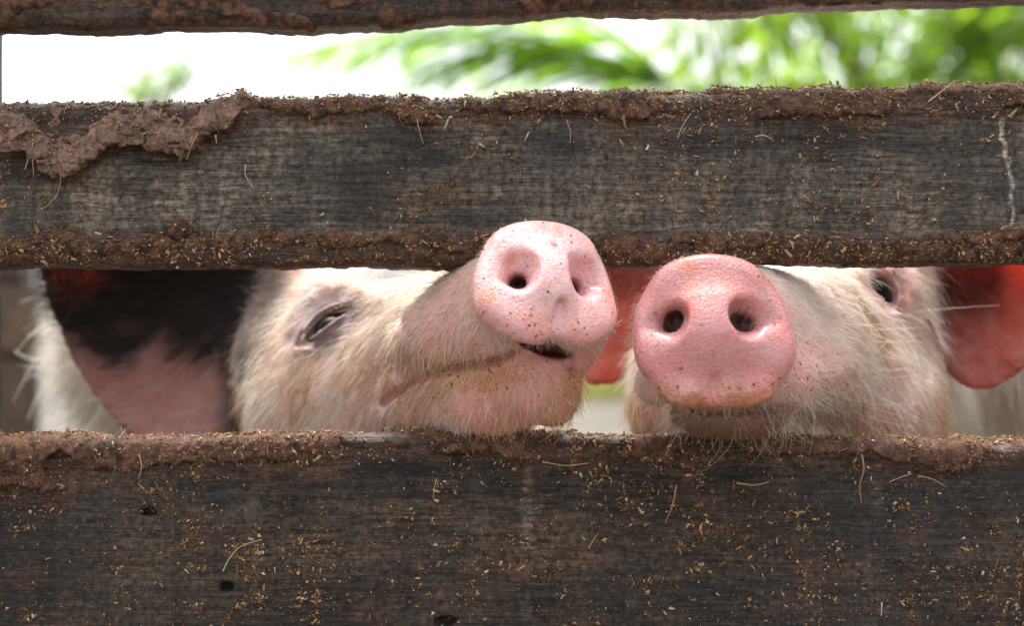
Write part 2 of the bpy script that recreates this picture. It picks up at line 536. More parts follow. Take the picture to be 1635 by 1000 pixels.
def wood_color(b, V):
    px, py, z = px_of(V[:, 0]), py_of(V[:, 2]), V[:, 2]
    sd = BOARDS[b]["seed"]
    pp = np.stack([V[:, 0], np.full(len(V), sd * 1.0), z], 1)
    big = fbm(pp, (9, 1, 28), 4)
    streak = fbm(np.stack([V[:, 0] * 90, np.full(len(V), sd + 3.0), z * 7], 1), 1.0, 4)
    fibre = fbm(pp, (26, 1, 480), 4, 0.6)
    base = np.array([0.086, 0.077, 0.067]) if b == "mid" else np.array([0.039, 0.030, 0.023])
    if b == "top": base = np.array([0.05, 0.034, 0.024])
    c = base[None, :] * (0.25 + 1.5 * big)[:, None]
    c = c * (0.45 + 1.1 * streak)[:, None] * (0.6 + 0.8 * fibre)[:, None]
    def blob(cx, cy, rx, ry, amt, ragged=0.9):
        r = np.hypot((px - cx) / rx, (py - cy) / ry) + (fbm(pp, (25, 1, 160), 4) - 0.5) * ragged * 2
        return amt * sstep(1.15, 0.45, r)
    if b == "mid":
        dk = np.zeros(len(V))
        for a in ((650, 235, 75, 45, .8), (600, 300, 60, 60, .6), (560, 345, 90, 25, .7), (450, 350, 90, 22, .55), (880, 225, 90, 22, .7), (1120, 232, 120, 20, .75), (1330, 215, 100, 26, .7), (1500, 240, 90, 20, .5), (190, 285, 12, 26, .55), (1580, 200, 70, 30, .6), (60, 270, 80, 25, .7), (250, 250, 60, 18, .5)):  # the blobs below the left crust paint its cast shadow
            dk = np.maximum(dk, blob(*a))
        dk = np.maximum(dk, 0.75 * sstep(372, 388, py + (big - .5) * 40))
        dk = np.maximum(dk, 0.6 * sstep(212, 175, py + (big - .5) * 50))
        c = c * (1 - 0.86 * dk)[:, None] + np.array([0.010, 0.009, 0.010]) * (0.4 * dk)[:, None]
        br = np.maximum(blob(690, 318, 70, 35, .8, 1.1), blob(720, 365, 80, 20, .6, 1.1))
        c = c * (1 - br)[:, None] + np.array([0.12, 0.078, 0.046]) * (br * (0.4 + 1.1 * fibre))[:, None]
        pale = np.maximum.reduce([blob(270, 320, 130, 50, .5), blob(1180, 300, 260, 60, .28), blob(1440, 330, 160, 60, .25)])
        c = c * (1 + 0.3 * pale)[:, None]
        # pale lime drip down the right end
        dxp = np.abs(px - (1604 + 5 * np.sin(py / 40.0) + (py - 190) * 0.055 + (vnoise(pp * 180) - .5) * 6))
        drip = sstep(4.6, 1.2, dxp) * sstep(182, 196, py) * sstep(368, 350, py) * (0.45 + 0.75 * fbm(pp, 260.0, 3))
        c = c * (1 - drip)[:, None] + np.array([0.50, 0.47, 0.44]) * drip[:, None]
        for cx, w, a in ((800, 5, .25), (805, 2.5, .3), (1218, 6, .22), (430, 5, .18), (980, 9, .12), (290, 8, .14)):
            st = a * sstep(w * 1.6, w * .4, np.abs(px - cx + (vnoise(pp * 70) - .5) * 12)) * sstep(190, 250, py) * sstep(395, 340, py) * sstep(.42, .62, fbm(pp, (60, 1, 45), 4))
            c = c * (1 - st)[:, None] + np.array([0.36, 0.34, 0.31]) * st[:, None]
    if b == "low":
        warm = np.maximum(blob(700, 850, 260, 90, .5), blob(900, 860, 130, 60, .45))
        c = c * (1 - warm)[:, None] + np.array([0.095, 0.07, 0.052]) * (warm * (0.4 + 1.0 * fibre))[:, None]
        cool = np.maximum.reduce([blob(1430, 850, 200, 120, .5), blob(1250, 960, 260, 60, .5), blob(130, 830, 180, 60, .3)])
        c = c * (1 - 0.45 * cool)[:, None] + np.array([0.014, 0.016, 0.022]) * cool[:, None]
        dk = np.maximum.reduce([blob(236, 819, 16, 9, 1, .2), blob(361, 938, 14, 10, .9, .3), blob(712, 995, 22, 11, .95, .2), 0.75 * sstep(770, 735, py + (big - .5) * 60)])  # dark tint over the dents paints the shade inside the holes
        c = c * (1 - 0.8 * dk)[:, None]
        for cx, w, a in ((840, 9, .22), (1390, 14, .14), (1012, 10, .12), (410, 18, .12), (620, 10, .10)):
            st = a * sstep(w * 1.6, w * .4, np.abs(px - cx + (vnoise(pp * 60) - .5) * 14)) * sstep(720, 780, py) * sstep(.42, .62, fbm(pp, (60, 1, 45), 4))
            c = c * (1 - st)[:, None] + np.array([0.30, 0.28, 0.26]) * st[:, None]
        red = 0.4 * sstep(0.64, 0.72, fbm(pp + 50, (22, 1, 60), 4))
        c = c * (1 - red)[:, None] + np.array([0.085, 0.042, 0.032]) * red[:, None]
    if b in ("mid", "low"):
        # brown stain bleeding into the wood below the caked edge
        ed = interp(MID_EDGE if b == "mid" else LOW_EDGE, px)
        st = 0.75 * sstep(34, 2, py - ed + (fbm(pp, (60, 1, 40), 4) - .5) * 50)
        if b == "mid": st = np.maximum(st, 0.7 * sstep(360, 384, py + (fbm(pp, (60, 1, 40), 4) - .5) * 40))
        c = c * (1 - st)[:, None] + np.array([0.070, 0.036, 0.022]) * (st * (0.4 + 1.2 * fbm(pp, 150.0, 3)))[:, None]
    if b == "top":
        und = sstep(0.5, 0.75, fbm(pp + 20, (16, 1, 90), 4))
        c = c * (1 - .6 * und)[:, None] + np.array([0.09, 0.048, 0.026]) * (.6 * und)[:, None]
    return np.clip(c, 0.004, 0.8)

XS = np.arange(-0.56, 0.5601, 0.0011)
FR = {"top": front_fracs(70), "mid": front_fracs(118), "low": front_fracs(150)}
TOPS = np.array([0.06, 0.14, 0.24, 0.36, 0.5, 0.64, 0.78, 0.9, 0.97])

fence = empty("fence", (0, 0.03, 0))
tag(fence, "weathered dark wooden plank fence caked with muck and sawdust", "fence")
board_objs = {}
LABEL = {"top": "dark plank whose underside crosses the top of the picture",
         "mid": "grey weathered plank above the snouts",
         "low": "dark plank sprinkled with sawdust below the snouts"}
for b in ("top", "mid", "low"):
    G = board_surface(b, XS, FR[b], TOPS, True)
    nx, ns, _ = G.shape
    V = G.reshape(-1, 3)
    faces = grid_faces(nx, ns, True)
    # end caps as fans
    cap0 = np.stack([np.full(ns - 2, 0), np.arange(2, ns), np.arange(1, ns - 1)], 1)[:, ::-1]
    me_faces = faces
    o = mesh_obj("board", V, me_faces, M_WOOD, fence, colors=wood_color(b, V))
    o["label"] = LABEL[b]
    board_objs[b] = o

def build_post(x0):
    n = 40
    zs = np.linspace(-0.3, 1.05, n)
    ring = []
    for a in np.linspace(0, 2 * np.pi, 24, endpoint=False):
        e = 4.0
        ca, sa = math.cos(a), math.sin(a)
        r = (abs(ca) ** e + abs(sa) ** e) ** (-1 / e)
        ring.append((ca * r * 0.045, sa * r * 0.045))
    ring = np.array(ring)
    G = np.zeros((n, 24, 3))
    for i, z in enumerate(zs):
        G[i, :, 0] = x0 + ring[:, 0]
        G[i, :, 1] = TH + 0.052 + ring[:, 1]
        G[i, :, 2] = z
    V = G.reshape(-1, 3)
    V[:, :2] += (fbm(V, (30, 30, 4), 4)[:, None] - 0.5) * 0.006
    top = V[-24:].mean(0) + np.array([0, 0, 0.004])
    V = np.vstack([V, top])
    fs = [tuple(f) for f in grid_faces(n, 24, True)[:, ::-1]] + [(len(V) - 1, (n - 1) * 24 + k, (n - 1) * 24 + (k + 1) % 24) for k in range(24)]
    c = np.array([0.05, 0.042, 0.035])[None, :] * (0.6 + 0.8 * fbm(V, (40, 40, 6), 4))[:, None]
    mesh_obj("post", V, fs, M_WOOD, fence, colors=c)
build_post(-0.424)
build_post(0.60)

# ---- caked muck: relief that follows each board's face
def ragged(px, seed, amp, sc=0.055):
    q = np.stack([px * sc, np.full_like(px, seed), np.zeros_like(px)], 1)
    return (fbm(q, 1.0, 4, 0.6) - 0.5) * 2 * amp

def h_mid_top(px, py, P3):
    e = interp(MID_EDGE, px) + ragged(px, 2.2, 9) + ragged(px, 4.2, 6, .21)
    left = sstep(410, 370, px)
    t = e - py
    lump = fbm(P3, 95.0, 4, 0.55)
    fine = fbm(P3, 420.0, 3, 0.6)
    T = left * 0.0120 + (1 - left) * 0.0046
    body = sstep(-1, 9, t)
    up = 1 - left * (0.93 + .07 * sstep(.45, .55, lump)) * sstep(30, 62, t + (lump - .5) * 50)       # heavy left crust fades towards the bare top edge
    gap = (1 - left) * sstep(0.56, 0.40, fbm(P3, (38, 38, 60), 4)) * 0.9
    h = T * body * up * (0.35 + 0.9 * lump + 0.35 * fine) * (1 - gap) - 0.0011 - (1 - body) * 0.004 - gap * .001
    h += left * 0.0016 * sstep(0.55, .7, lump) * sstep(20, 40, t)
    return h
LEDGE_CLUMPS = ((105, 375, 34, 17, .004), (290, 366, 26, 17, .009), (232, 385, 30, 12, .004), (425, 372, 34, 15, .0045), (540, 376, 34, 12, .003), (680, 404, 30, 14, .006), (660, 372, 40, 12, .003), (1200, 385, 70, 14, .004), (1260, 394, 60, 16, .003), (1440, 396, 22, 16, .005), (1500, 385, 30, 12, .003), (1610, 376, 40, 14, .005), (30, 392, 40, 14, .003), (1130, 392, 50, 12, .002), (830, 268, 14, 13, .003))
def h_mid_ledge(px, py, P3):
    lump = fbm(P3, 130.0, 4, 0.6)
    fine = fbm(P3, 480.0, 3, 0.6)
    band = sstep(368, 384, py + (lump - .5) * 22) * sstep(424, 398, py + (lump - .5) * 20)
    h = band * 0.0042 * sstep(0.40, 0.62, fbm(P3, (60, 60, 90), 4)) * (0.4 + 0.9 * fine)
    for cx, cy, rx, ry, t in LEDGE_CLUMPS:
        r = np.hypot((px - cx) / rx, (py - cy) / ry) + (lump - .5) * 1.1
        h = np.maximum(h, t * sstep(1.0, 0.3, r) * (0.45 + 0.6 * lump + 0.5 * fine))
    return h - 0.0010
def h_low_top(px, py, P3):
    e = interp(LOW_EDGE, px) + ragged(px, 7.7, 9) + ragged(px, 5.7, 6, .21)
    t = e - py
    lump = fbm(P3, 105.0, 4, 0.55)
    fine = fbm(P3, 430.0, 3, 0.6)
    body = sstep(-1, 10, t)
    gap = sstep(0.52, 0.40, fbm(P3, (30, 30, 45), 4))
    T = 0.0036 + 0.003 * sstep(200, 60, px) + 0.0015 * sstep(0.5, .7, vnoise(P3 * 22))
    return T * body * (0.3 + 0.9 * lump + 0.4 * fine) * (1 - gap) - 0.0011 - (1 - body) * 0.004
def h_top_board(px, py, P3):
    lump = fbm(P3, 110.0, 4, 0.6)
    return 0.003 * sstep(0.50, 0.66, fbm(P3, (26, 26, 70), 4)) * (0.3 + lump) - 0.0012

def crust_color(b, px, py, P3, h):
    n = fbm(P3, 70.0, 4)[:, None]
    n2 = fbm(P3, 210.0, 4)[:, None]
    dusty = np.array([0.33, 0.205, 0.155])
    brown = np.array([0.17, 0.080, 0.045])
    dark = np.array([0.050, 0.028, 0.019])
    c = dark + (brown - dark) * sstep(0.3, 0.62, n2)
    if b == "mid":
        left = (sstep(410, 370, px) * sstep(330, 300, py))[:, None]
        c = c * (1 - left * .88) + dusty * (0.65 + 0.6 * n) * left * .88
        right = (sstep(1100, 1300, px) * sstep(330, 300, py))[:, None]
        c = c * (1 - .5 * right) + np.array([0.165, 0.085, 0.058]) * right * .5
    if b == "low":
        m = sstep(0.42, 0.6, n)
        c = c * (1 - .65 * m) + np.array([0.19, 0.095, 0.068]) * .65 * m
    return np.clip(c * (0.7 + 0.6 * n2), 0.01, 0.6)

XC = np.arange(-0.47, 0.4701, 0.00078)
def build_crust(b, hf, f0, f1, nf, tops, name="muck_crust"):
    fr = np.linspace(f0, f1, nf)
    G = board_surface(b, XC, fr, tops)
    N = grid_normals(G)
    N *= np.sign((N * np.array([0, -1, 0.6])).sum(-1, keepdims=True))
    V = G.reshape(-1, 3)
    px, py = px_of(V[:, 0]), py_of(V[:, 2])
    h = hf(px, py, V)
    W = V + N.reshape(-1, 3) * h[:, None]
    # a little sideways crumble so the relief is not a plain height field
    W[:, 2] -= np.clip(h, 0, 1) * (0.35 + 0.5 * (vnoise(V * 160) - .5))
    W[:, 0] += np.clip(h, 0, 1) * (vnoise(V * 190 + 9) - .5) * 1.0
    q = grid_faces(G.shape[0], G.shape[1])
    keep = (h[q] > -0.0009).any(1)
    q = q[keep]
    used = np.zeros(len(W), bool)
    used[q.ravel()] = True
    idx = np.cumsum(used) - 1
    o = mesh_obj(name, W[used], idx[q], M_CRUST, board_objs[b], colors=crust_color(b, px[used], py[used], V[used], h[used]))
    o["kind"] = "stuff"
    return o
TC = np.linspace(0.03, 0.8, 16)
build_crust("mid", h_mid_top, 0.50, 1.0, 98, TC)
build_crust("mid", h_mid_ledge, 0.0, 0.30, 56, np.array([]))
m_extra = build_crust("low", h_low_top, 0.74, 1.0, 72, TC)
build_crust("top", h_top_board, 0.0, 0.25, 40, np.array([]))

# ---- sawdust: thousands of tiny chips and fibres stuck on the boards, one mass per board
def chips(pos, nrm, L, W, T, col, seed, up_bias=0.0):
    """flat tapered slivers, 8 verts / 12 tris each"""
    r = np.random.default_rng(seed)
    n = len(pos)
    a = norm(r.normal(size=(n, 3)))
    d = norm(a - nrm * (a * nrm).sum(1, keepdims=True) * r.uniform(0.35, 1.0, (n, 1)))
    s = norm(np.cross(nrm, d) + r.normal(size=(n, 3)) * 0.35)
    t = norm(np.cross(d, s))
    corners = np.array([(-1, -1, -1), (1, -.6, -1), (1, .6, -1), (-1, 1, -1), (-.9, -.8, 1), (.8, -.45, 1), (.8, .45, 1), (-.9, .8, 1)], float)
    C = corners[None] * (1 + r.normal(size=(n, 8, 3)) * 0.34)
    V = pos[:, None] + C[..., 0:1] * (d * L[:, None] / 2)[:, None] + C[..., 1:2] * (s * W[:, None] / 2)[:, None] + C[..., 2:3] * (t * T[:, None] / 2)[:, None]
    V[..., :] += (d * L[:, None])[:, None] * 0
    fq = np.array([(3, 2, 1, 0), (4, 5, 6, 7), (0, 1, 5, 4), (1, 2, 6, 5), (2, 3, 7, 6), (3, 0, 4, 7)])
    Fc = (np.arange(n)[:, None, None] * 8 + fq[None]).reshape(-1, 4)
    return V.reshape(-1, 3), Fc, np.repeat(col, 8, 0)

def scatter(b, n, dens, hfs, seed):
    r = np.random.default_rng(seed)
    xs = np.sort(r.uniform(-0.46, 0.46, 900))
    fr = np.sort(r.uniform(0.0, 1.0, 200))
    tp = np.sort(r.uniform(0.02, 0.95, 30))
    G = board_surface(b, xs, fr, tp)
    N = grid_normals(G)
    N *= np.sign((N * np.array([0, -1, 0.6])).sum(-1, keepdims=True))
    V, N = G.reshape(-1, 3), N.reshape(-1, 3)
    px, py = px_of(V[:, 0]), py_of(V[:, 2])
    w = dens(px, py, V) * (np.linalg.norm(np.cross(np.gradient(G, axis=0), np.gradient(G, axis=1)), axis=-1).ravel() + 1e-9)
    pick = r.choice(len(V), n, replace=True, p=w / w.sum())
    du, dv = np.gradient(G, axis=0).reshape(-1, 3)[pick], np.gradient(G, axis=1).reshape(-1, 3)[pick]
    V, N = V[pick], N[pick]
    V = V + du * r.normal(0, 0.9, (n, 1)) + np.where(np.linalg.norm(dv, axis=1, keepdims=True) < 0.003, dv, 0) * r.normal(0, 0.9, (n, 1))
    px, py = px_of(V[:, 0]), py_of(V[:, 2])
    h = np.zeros(n)
    for hf in hfs: h = np.maximum(h, hf(px, py, V))
    return V + N * h[:, None], N, px, py

def streaks(px, seed, sc):
    q = np.stack([px * sc, np.full_like(px, seed), np.zeros_like(px)], 1)
    return sstep(0.56, 0.72, fbm(q, 1.0, 3))

def dens_mid(px, py, V):
    edge_t = 1.3 * sstep(205, 165, py)
    edge_b = 1.5 * sstep(376, 392, py) * sstep(428, 412, py)
    face = 0.30 + 1.1 * streaks(px, 3.3, 0.03) + 0.5 * sstep(1150, 1300, px) * sstep(1480, 1350, px)
    return (edge_t + edge_b + face * sstep(0.38, 0.6, fbm(V, 30.0, 4))) * (0.3 + 1.4 * fbm(V, 60.0, 3)) + 0.03
def dens_low(px, py, V):
    st = streaks(px, 8.8, 0.022)
    edge = 1.3 * sstep(760, 715, py) * sstep(0.4, 0.6, fbm(V, 55.0, 3))
    clump = sstep(0.42, 0.60, fbm(V, 42.0, 4)) * (0.15 + 2.2 * sstep(0.48, 0.66, fbm(V, 190.0, 3)))
    return edge * .8 + 0.12 + (0.8 + 2.0 * st) * clump * (0.3 + 1.2 * fbm(V, 90.0, 3))
def dens_top(px, py, V): return 0.1 + sstep(0.5, .7, fbm(V, 40.0, 3))

PAL = np.array([[0.58, 0.38, 0.19], [0.43, 0.23, 0.09], [0.23, 0.105, 0.04], [0.60, 0.47, 0.30], [0.66, 0.60, 0.50], [0.14, 0.065, 0.03]])
def build_dust(b, n, dens, hfs, seed, scale=1.0, pw=(.16, .32, .30, .06, .02, .14)):
    r = np.random.default_rng(seed + 1)
    pos, nr, px, py = scatter(b, n, dens, hfs, seed)
    L = np.clip(r.lognormal(math.log(0.00085), 0.68, n), 0.0004, 0.0055) * scale
    W = L * r.uniform(0.30, 1.0, n)
    W = np.minimum(W, r.uniform(0.0009, 0.0024, n))
    T = np.clip(W * r.uniform(0.3, 0.75, n), 0.0002, 0.0011)
    col = PAL[r.choice(6, n, p=pw)] * r.uniform(0.5, 1.2, (n, 1))
    pos = pos + nr * (T * 0.4)[:, None]
    V, Fc, C = chips(pos, nr, L, W, T, col, seed + 2)
    o = mesh_obj("sawdust", V, Fc, M_DUST, board_objs[b], smooth=False, colors=C)
    o["kind"] = "stuff"
build_dust("mid", 15000, dens_mid, (h_mid_top, h_mid_ledge), 101, 1.15)
build_dust("low", 20000, dens_low, (h_low_top,), 202, 1.05)
build_dust("top", 900, dens_top, (h_top_board,), 303, 0.9, (.1, .2, .35, .05, .02, .28))

# matted fibres sticking out of the muck
def build_fibres(b, n, dens, hfs, seed):
    r = np.random.default_rng(seed)
    pos, nr, px, py = scatter(b, n, dens, hfs, seed)
    K = 5
    d = norm(r.normal(size=(n, 3)) + nr * 0.35)
    Lf = np.clip(r.lognormal(math.log(0.0030), 0.5, n), 0.0012, 0.010)
    curl = norm(r.normal(size=(n, 3)))
    t = np.linspace(0, 1, K)
    pts = pos[:, None] - nr[:, None] * 0.0006 + d[:, None] * (Lf[:, None] * t)[..., None] + curl[:, None] * (Lf[:, None] * 0.35 * t ** 2)[..., None] + np.array([0, 0, -0.15]) * (Lf[:, None] * t ** 2)[..., None]
    col = PAL[r.choice(6, n, p=(.22, .28, .25, .08, .02, .15))] * r.uniform(0.6, 1.1, (n, 1))
    o = hair_obj("fibres", pts, M_HAIR, board_objs[b], r.uniform(0.00010, 0.00026, n), col)
    o["kind"] = "stuff"
build_fibres("mid", 5200, lambda px, py, V: 1e-6 + 1.0 * (h_mid_top(px, py, V) > 0) + 1.2 * (h_mid_ledge(px, py, V) > 0.0003), (h_mid_top, h_mid_ledge), 404)
build_fibres("low", 4200, lambda px, py, V: 0.015 + 1.0 * (h_low_top(px, py, V) > 0), (h_low_top,), 505)

# single straws and long hairs one can pick out
def straw(b, pix, rad, col, lift=0.0015):
    pts = []
    for px, py, dy in pix:
        y0 = -0.002 - lift - dy
        k = (D + y0) / F
        pts.append(P(px, py, y0))
    pts = np.array(pts)
    # Catmull-Rom resample
    q = np.vstack([2 * pts[0] - pts[1], pts, 2 * pts[-1] - pts[-2]])
    out = []
    for i in range(1, len(q) - 2):
        for t in np.linspace(0, 1, 6, endpoint=False):
            a, b_, c, d = q[i - 1], q[i], q[i + 1], q[i + 2]
            out.append(0.5 * ((2 * b_) + (c - a) * t + (2 * a - 5 * b_ + 4 * c - d) * t * t + (3 * b_ - a - 3 * c + d) * t ** 3))
    out.append(pts[-1])
    out = np.array(out)
    tan = norm(np.gradient(out, axis=0))
    s = norm(np.cross(tan, [0.1, 1, 0.05]))
    u = np.cross(s, tan)
    n, m = len(out), 5
    ang = np.linspace(0, 2 * np.pi, m, endpoint=False)
    rr = rad * (1 - 0.5 * np.linspace(0, 1, n))[:, None]
    V = out[:, None] + s[:, None] * (np.cos(ang) * rr)[..., None] + u[:, None] * (np.sin(ang) * rr)[..., None]
    mesh_obj("straw", V.reshape(-1, 3), grid_faces(n, m, True), M_DUST, board_objs[b], colors=np.tile(np.array(col), (n * m, 1)))
CREAM, TAN, PALE = (0.55, 0.42, 0.27), (0.36, 0.22, 0.11), (0.62, 0.55, 0.45)
straw("mid", [(45, 245, .006), (52, 232, .008), (40, 270, .002)][::-1][:2] + [(52, 228, .008)], 0.00045, CREAM)
straw("mid", [(52, 255, .007), (54, 282, .001)], 0.0004, CREAM)
straw("mid", [(93, 262, .009), (97, 285, .004), (93, 305, .001), (88, 318, 0)], 0.00035, CREAM)
straw("mid", [(392, 262, .001), (392, 280, .001), (404, 299, .001)], 0.0003, PALE)
straw("mid", [(90, 312, 0), (75, 328, 0), (57, 337, 0)], 0.00028, CREAM)
straw("mid", [(316, 212, .006), (306, 232, .006), (298, 254, .004)], 0.0011, TAN)
straw("mid", [(344, 215, .006), (346, 228, .005)], 0.0009, (0.45, 0.27, 0.14))
straw("mid", [(666, 190, .004), (670, 210, .002), (676, 229, 0)], 0.00035, CREAM)
straw("mid", [(1482, 162, .004), (1500, 148, .004), (1524, 128, .001)], 0.0004, PALE)
straw("mid", [(1082, 220, .002), (1090, 200, .004), (1104, 180, .005)], 0.0004, CREAM)
straw("mid", [(905, 192, .004), (911, 212, .001), (910, 228, 0)], 0.0003, CREAM)
straw("mid", [(995, 186, .005), (998, 200, .005), (1001, 208, .003)], 0.001, (0.30, 0.17, 0.08))
straw("mid", [(1206, 218, 0), (1220, 216, .002), (1234, 223, 0)], 0.0005, CREAM)
straw("low", [(222, 726, .006), (226, 745, .005), (221, 766, .001)], 0.00045, CREAM)
straw("low", [(356, 913, 0), (366, 893, .002), (385, 873, .003), (418, 862, .001)], 0.00042, (0.66, 0.52, 0.34))
straw("low", [(697, 765, .003), (693, 782, .002), (692, 796, 0)], 0.00035, CREAM)
straw("low", [(1376, 726, .006), (1379, 750, .006), (1373, 775, .003), (1375, 803, 0)], 0.0007, (0.40, 0.23, 0.12))
straw("low", [(1080, 776, .003), (1074, 806, .003), (1062, 836, 0)], 0.0008, (0.34, 0.19, 0.09))
straw("low", [(866, 738, .004), (905, 744, .004), (940, 740, .003)], 0.0003, CREAM)
straw("low", [(1420, 770, .001), (1440, 762, .003), (1456, 757, .003)], 0.0003, CREAM)
straw("low", [(1465, 760, .003), (1490, 766, .002), (1510, 778, 0)], 0.0003, CREAM)
straw("low", [(1176, 772, .002), (1205, 775, .004), (1228, 770, .003)], 0.0007, (0.42, 0.24, 0.11))
straw("low", [(1408, 963, 0), (1407, 984, 0)], 0.0006, PALE)
straw("low", [(940, 876, 0), (948, 862, .001), (955, 852, 0)], 0.0003, CREAM)

# ------------------------------------------------------------------ pigs: implicit surfaces meshed with surface nets
def smin(a, b, k):
    h = np.clip(0.5 + 0.5 * (b - a) / k, 0, 1)
    return b * (1 - h) + a * h - k * h * (1 - h)

def ssub(a, b, k): return -smin(-a, b, k)

def cone(a, b, ra, rb):
    a, b = np.asarray(a, np.float32), np.asarray(b, np.float32)
    ab = b - a
    L2 = float(ab @ ab)
    def f(p):
        t = np.clip(((p - a) @ ab) / L2, 0, 1)
        q = p - a - t[:, None] * ab
        return np.sqrt(np.einsum('ij,ij->i', q, q)) - (ra + (rb - ra) * t)
    m = max(ra, rb)
    f.lo, f.hi = np.minimum(a, b) - m, np.maximum(a, b) + m
    return f

def frame(n, up):
    n = norm(n)
    r = norm(np.cross(up, n))          # right as seen by someone facing the surface
    u = np.cross(n, r)
    return np.stack([r, u, n])          # rows

def ell(c, rad, R=None):
    c = np.asarray(c, np.float32)
    rad = np.asarray(rad, np.float32)
    def f(p):
        q = p - c
        if R is not None: q = q @ np.asarray(R, np.float32).T
        q = q / rad
        k0 = np.sqrt(np.einsum('ij,ij->i', q, q))
        q = q / rad
        k1 = np.sqrt(np.einsum('ij,ij->i', q, q))
        return k0 * (k0 - 1) / np.maximum(k1, 1e-6)
    m = rad.max() if R is not None else rad
    f.lo, f.hi = c - m, c + m
    return f

def sphere(c, r): return ell(c, (r, r, r))

def chain(pts, rads):
    """tube through a polyline with varying radius"""
    fs = [cone(pts[i], pts[i + 1], rads[i], rads[i + 1]) for i in range(len(pts) - 1)]
    def f(p):
        d = fs[0](p)
        for g in fs[1:]: d = np.minimum(d, g(p))
        return d
    f.lo, f.hi = np.min([g.lo for g in fs], 0), np.max([g.hi for g in fs], 0)
    return f

class Sheet:
    """bicubic sheet through a 4x4 net of points: an ear"""
    def __init__(s, net, t0, t1):
        s.C = np.array(net, float).reshape(4, 4, 3)
        s.t0, s.t1 = t0, t1
        g = np.linspace(0, 1, 28)
        U, V = np.meshgrid(g, g, indexing='ij')
        s.uv = np.stack([U.ravel(), V.ravel()], 1)
        s.S = s.ev(s.uv)
        s.lo, s.hi = s.S.min(0), s.S.max(0)
    @staticmethod
    def basis(t):
        x = [0, 1 / 3, 2 / 3, 1]
        B, dB = [], []
        for i in range(4):
            o = [x[j] for j in range(4) if j != i]
            den = np.prod([x[i] - v for v in o])
            B.append((t - o[0]) * (t - o[1]) * (t - o[2]) / den)
            dB.append(((t - o[1]) * (t - o[2]) + (t - o[0]) * (t - o[2]) + (t - o[0]) * (t - o[1])) / den)
        return np.stack(B, 1), np.stack(dB, 1)
    def ev(s, uv, der=False):
        bu, du = s.basis(uv[:, 0])
        bv, dv = s.basis(uv[:, 1])
        S = np.einsum('ni,nj,ijk->nk', bv, bu, s.C)       # rows of the net run along v
        if not der: return S
        return S, np.einsum('ni,nj,ijk->nk', bv, du, s.C), np.einsum('ni,nj,ijk->nk', dv, bu, s.C)
    def near_all(s, V):
        uv, d = np.ones((len(V), 2)), np.ones(len(V))
        m = ((V > s.lo - 0.02) & (V < s.hi + 0.02)).all(1)
        uv[m], d[m] = s.near(V[m])
        return uv, d
    def near(s, p):
        out_uv = np.zeros((len(p), 2))
        for a in range(0, len(p), 40000):
            q = p[a:a + 40000].astype(np.float32)
            d = (q * q).sum(1)[:, None] - 2 * q @ s.S.T.astype(np.float32) + (s.S * s.S).sum(1)[None].astype(np.float32)
            out_uv[a:a + 40000] = s.uv[d.argmin(1)]
        uv = out_uv
        for _ in range(3):
            S, Su, Sv = s.ev(uv, True)
            e = p - S
            a11, a12, a22 = (Su * Su).sum(1), (Su * Sv).sum(1), (Sv * Sv).sum(1)
            b1, b2 = (e * Su).sum(1), (e * Sv).sum(1)
            det = a11 * a22 - a12 * a12 + 1e-12
            st = np.stack([(a22 * b1 - a12 * b2) / det, (a11 * b2 - a12 * b1) / det], 1)
            uv = np.clip(uv + np.clip(st, -.08, .08), 0, 1)
        return uv, np.linalg.norm(p - s.ev(uv), axis=1)
    def __call__(s, p):
        out = np.full(len(p), 1.0)
        lo, hi = s.lo - 0.03, s.hi + 0.03
        m = ((p > lo) & (p < hi)).all(1)
        o2 = np.maximum(np.maximum(lo - p, p - hi).max(1), 0) + 0.028
        out[:] = o2
        if m.any():
            uv, d = s.near(p[m].astype(float))
            # rounded outline: corners of the patch pulled in
            x, yv = np.abs(uv[:, 0] * 2 - 1), np.abs(uv[:, 1] * 2 - 1)
            th = s.t0 + (s.t1 - s.t0) * uv[:, 0]
            out[m] = d - th
        return out

def build_field(ops):
    def f(p, margin=None):
        p = np.asarray(p, np.float32)
        d = np.full(len(p), 9.0, np.float32)
        lo, hi = (p.min(0), p.max(0)) if margin is not None and len(p) else (None, None)
        for op, g, k in ops:
            if margin is not None and hasattr(g, "lo"):
                m = margin + k
                if (lo > g.hi + m).any() or (hi < g.lo - m).any(): continue
            v = g(p).astype(np.float32)
            if op == '+': d = smin(d, v, k)
            elif op == '-': d = ssub(d, v, k)
        return d
    bs = [g for op, g, k in ops if op == '+' and hasattr(g, "lo")]
    f.lo, f.hi = np.min([g.lo for g in bs], 0), np.max([g.hi for g in bs], 0)
    return f

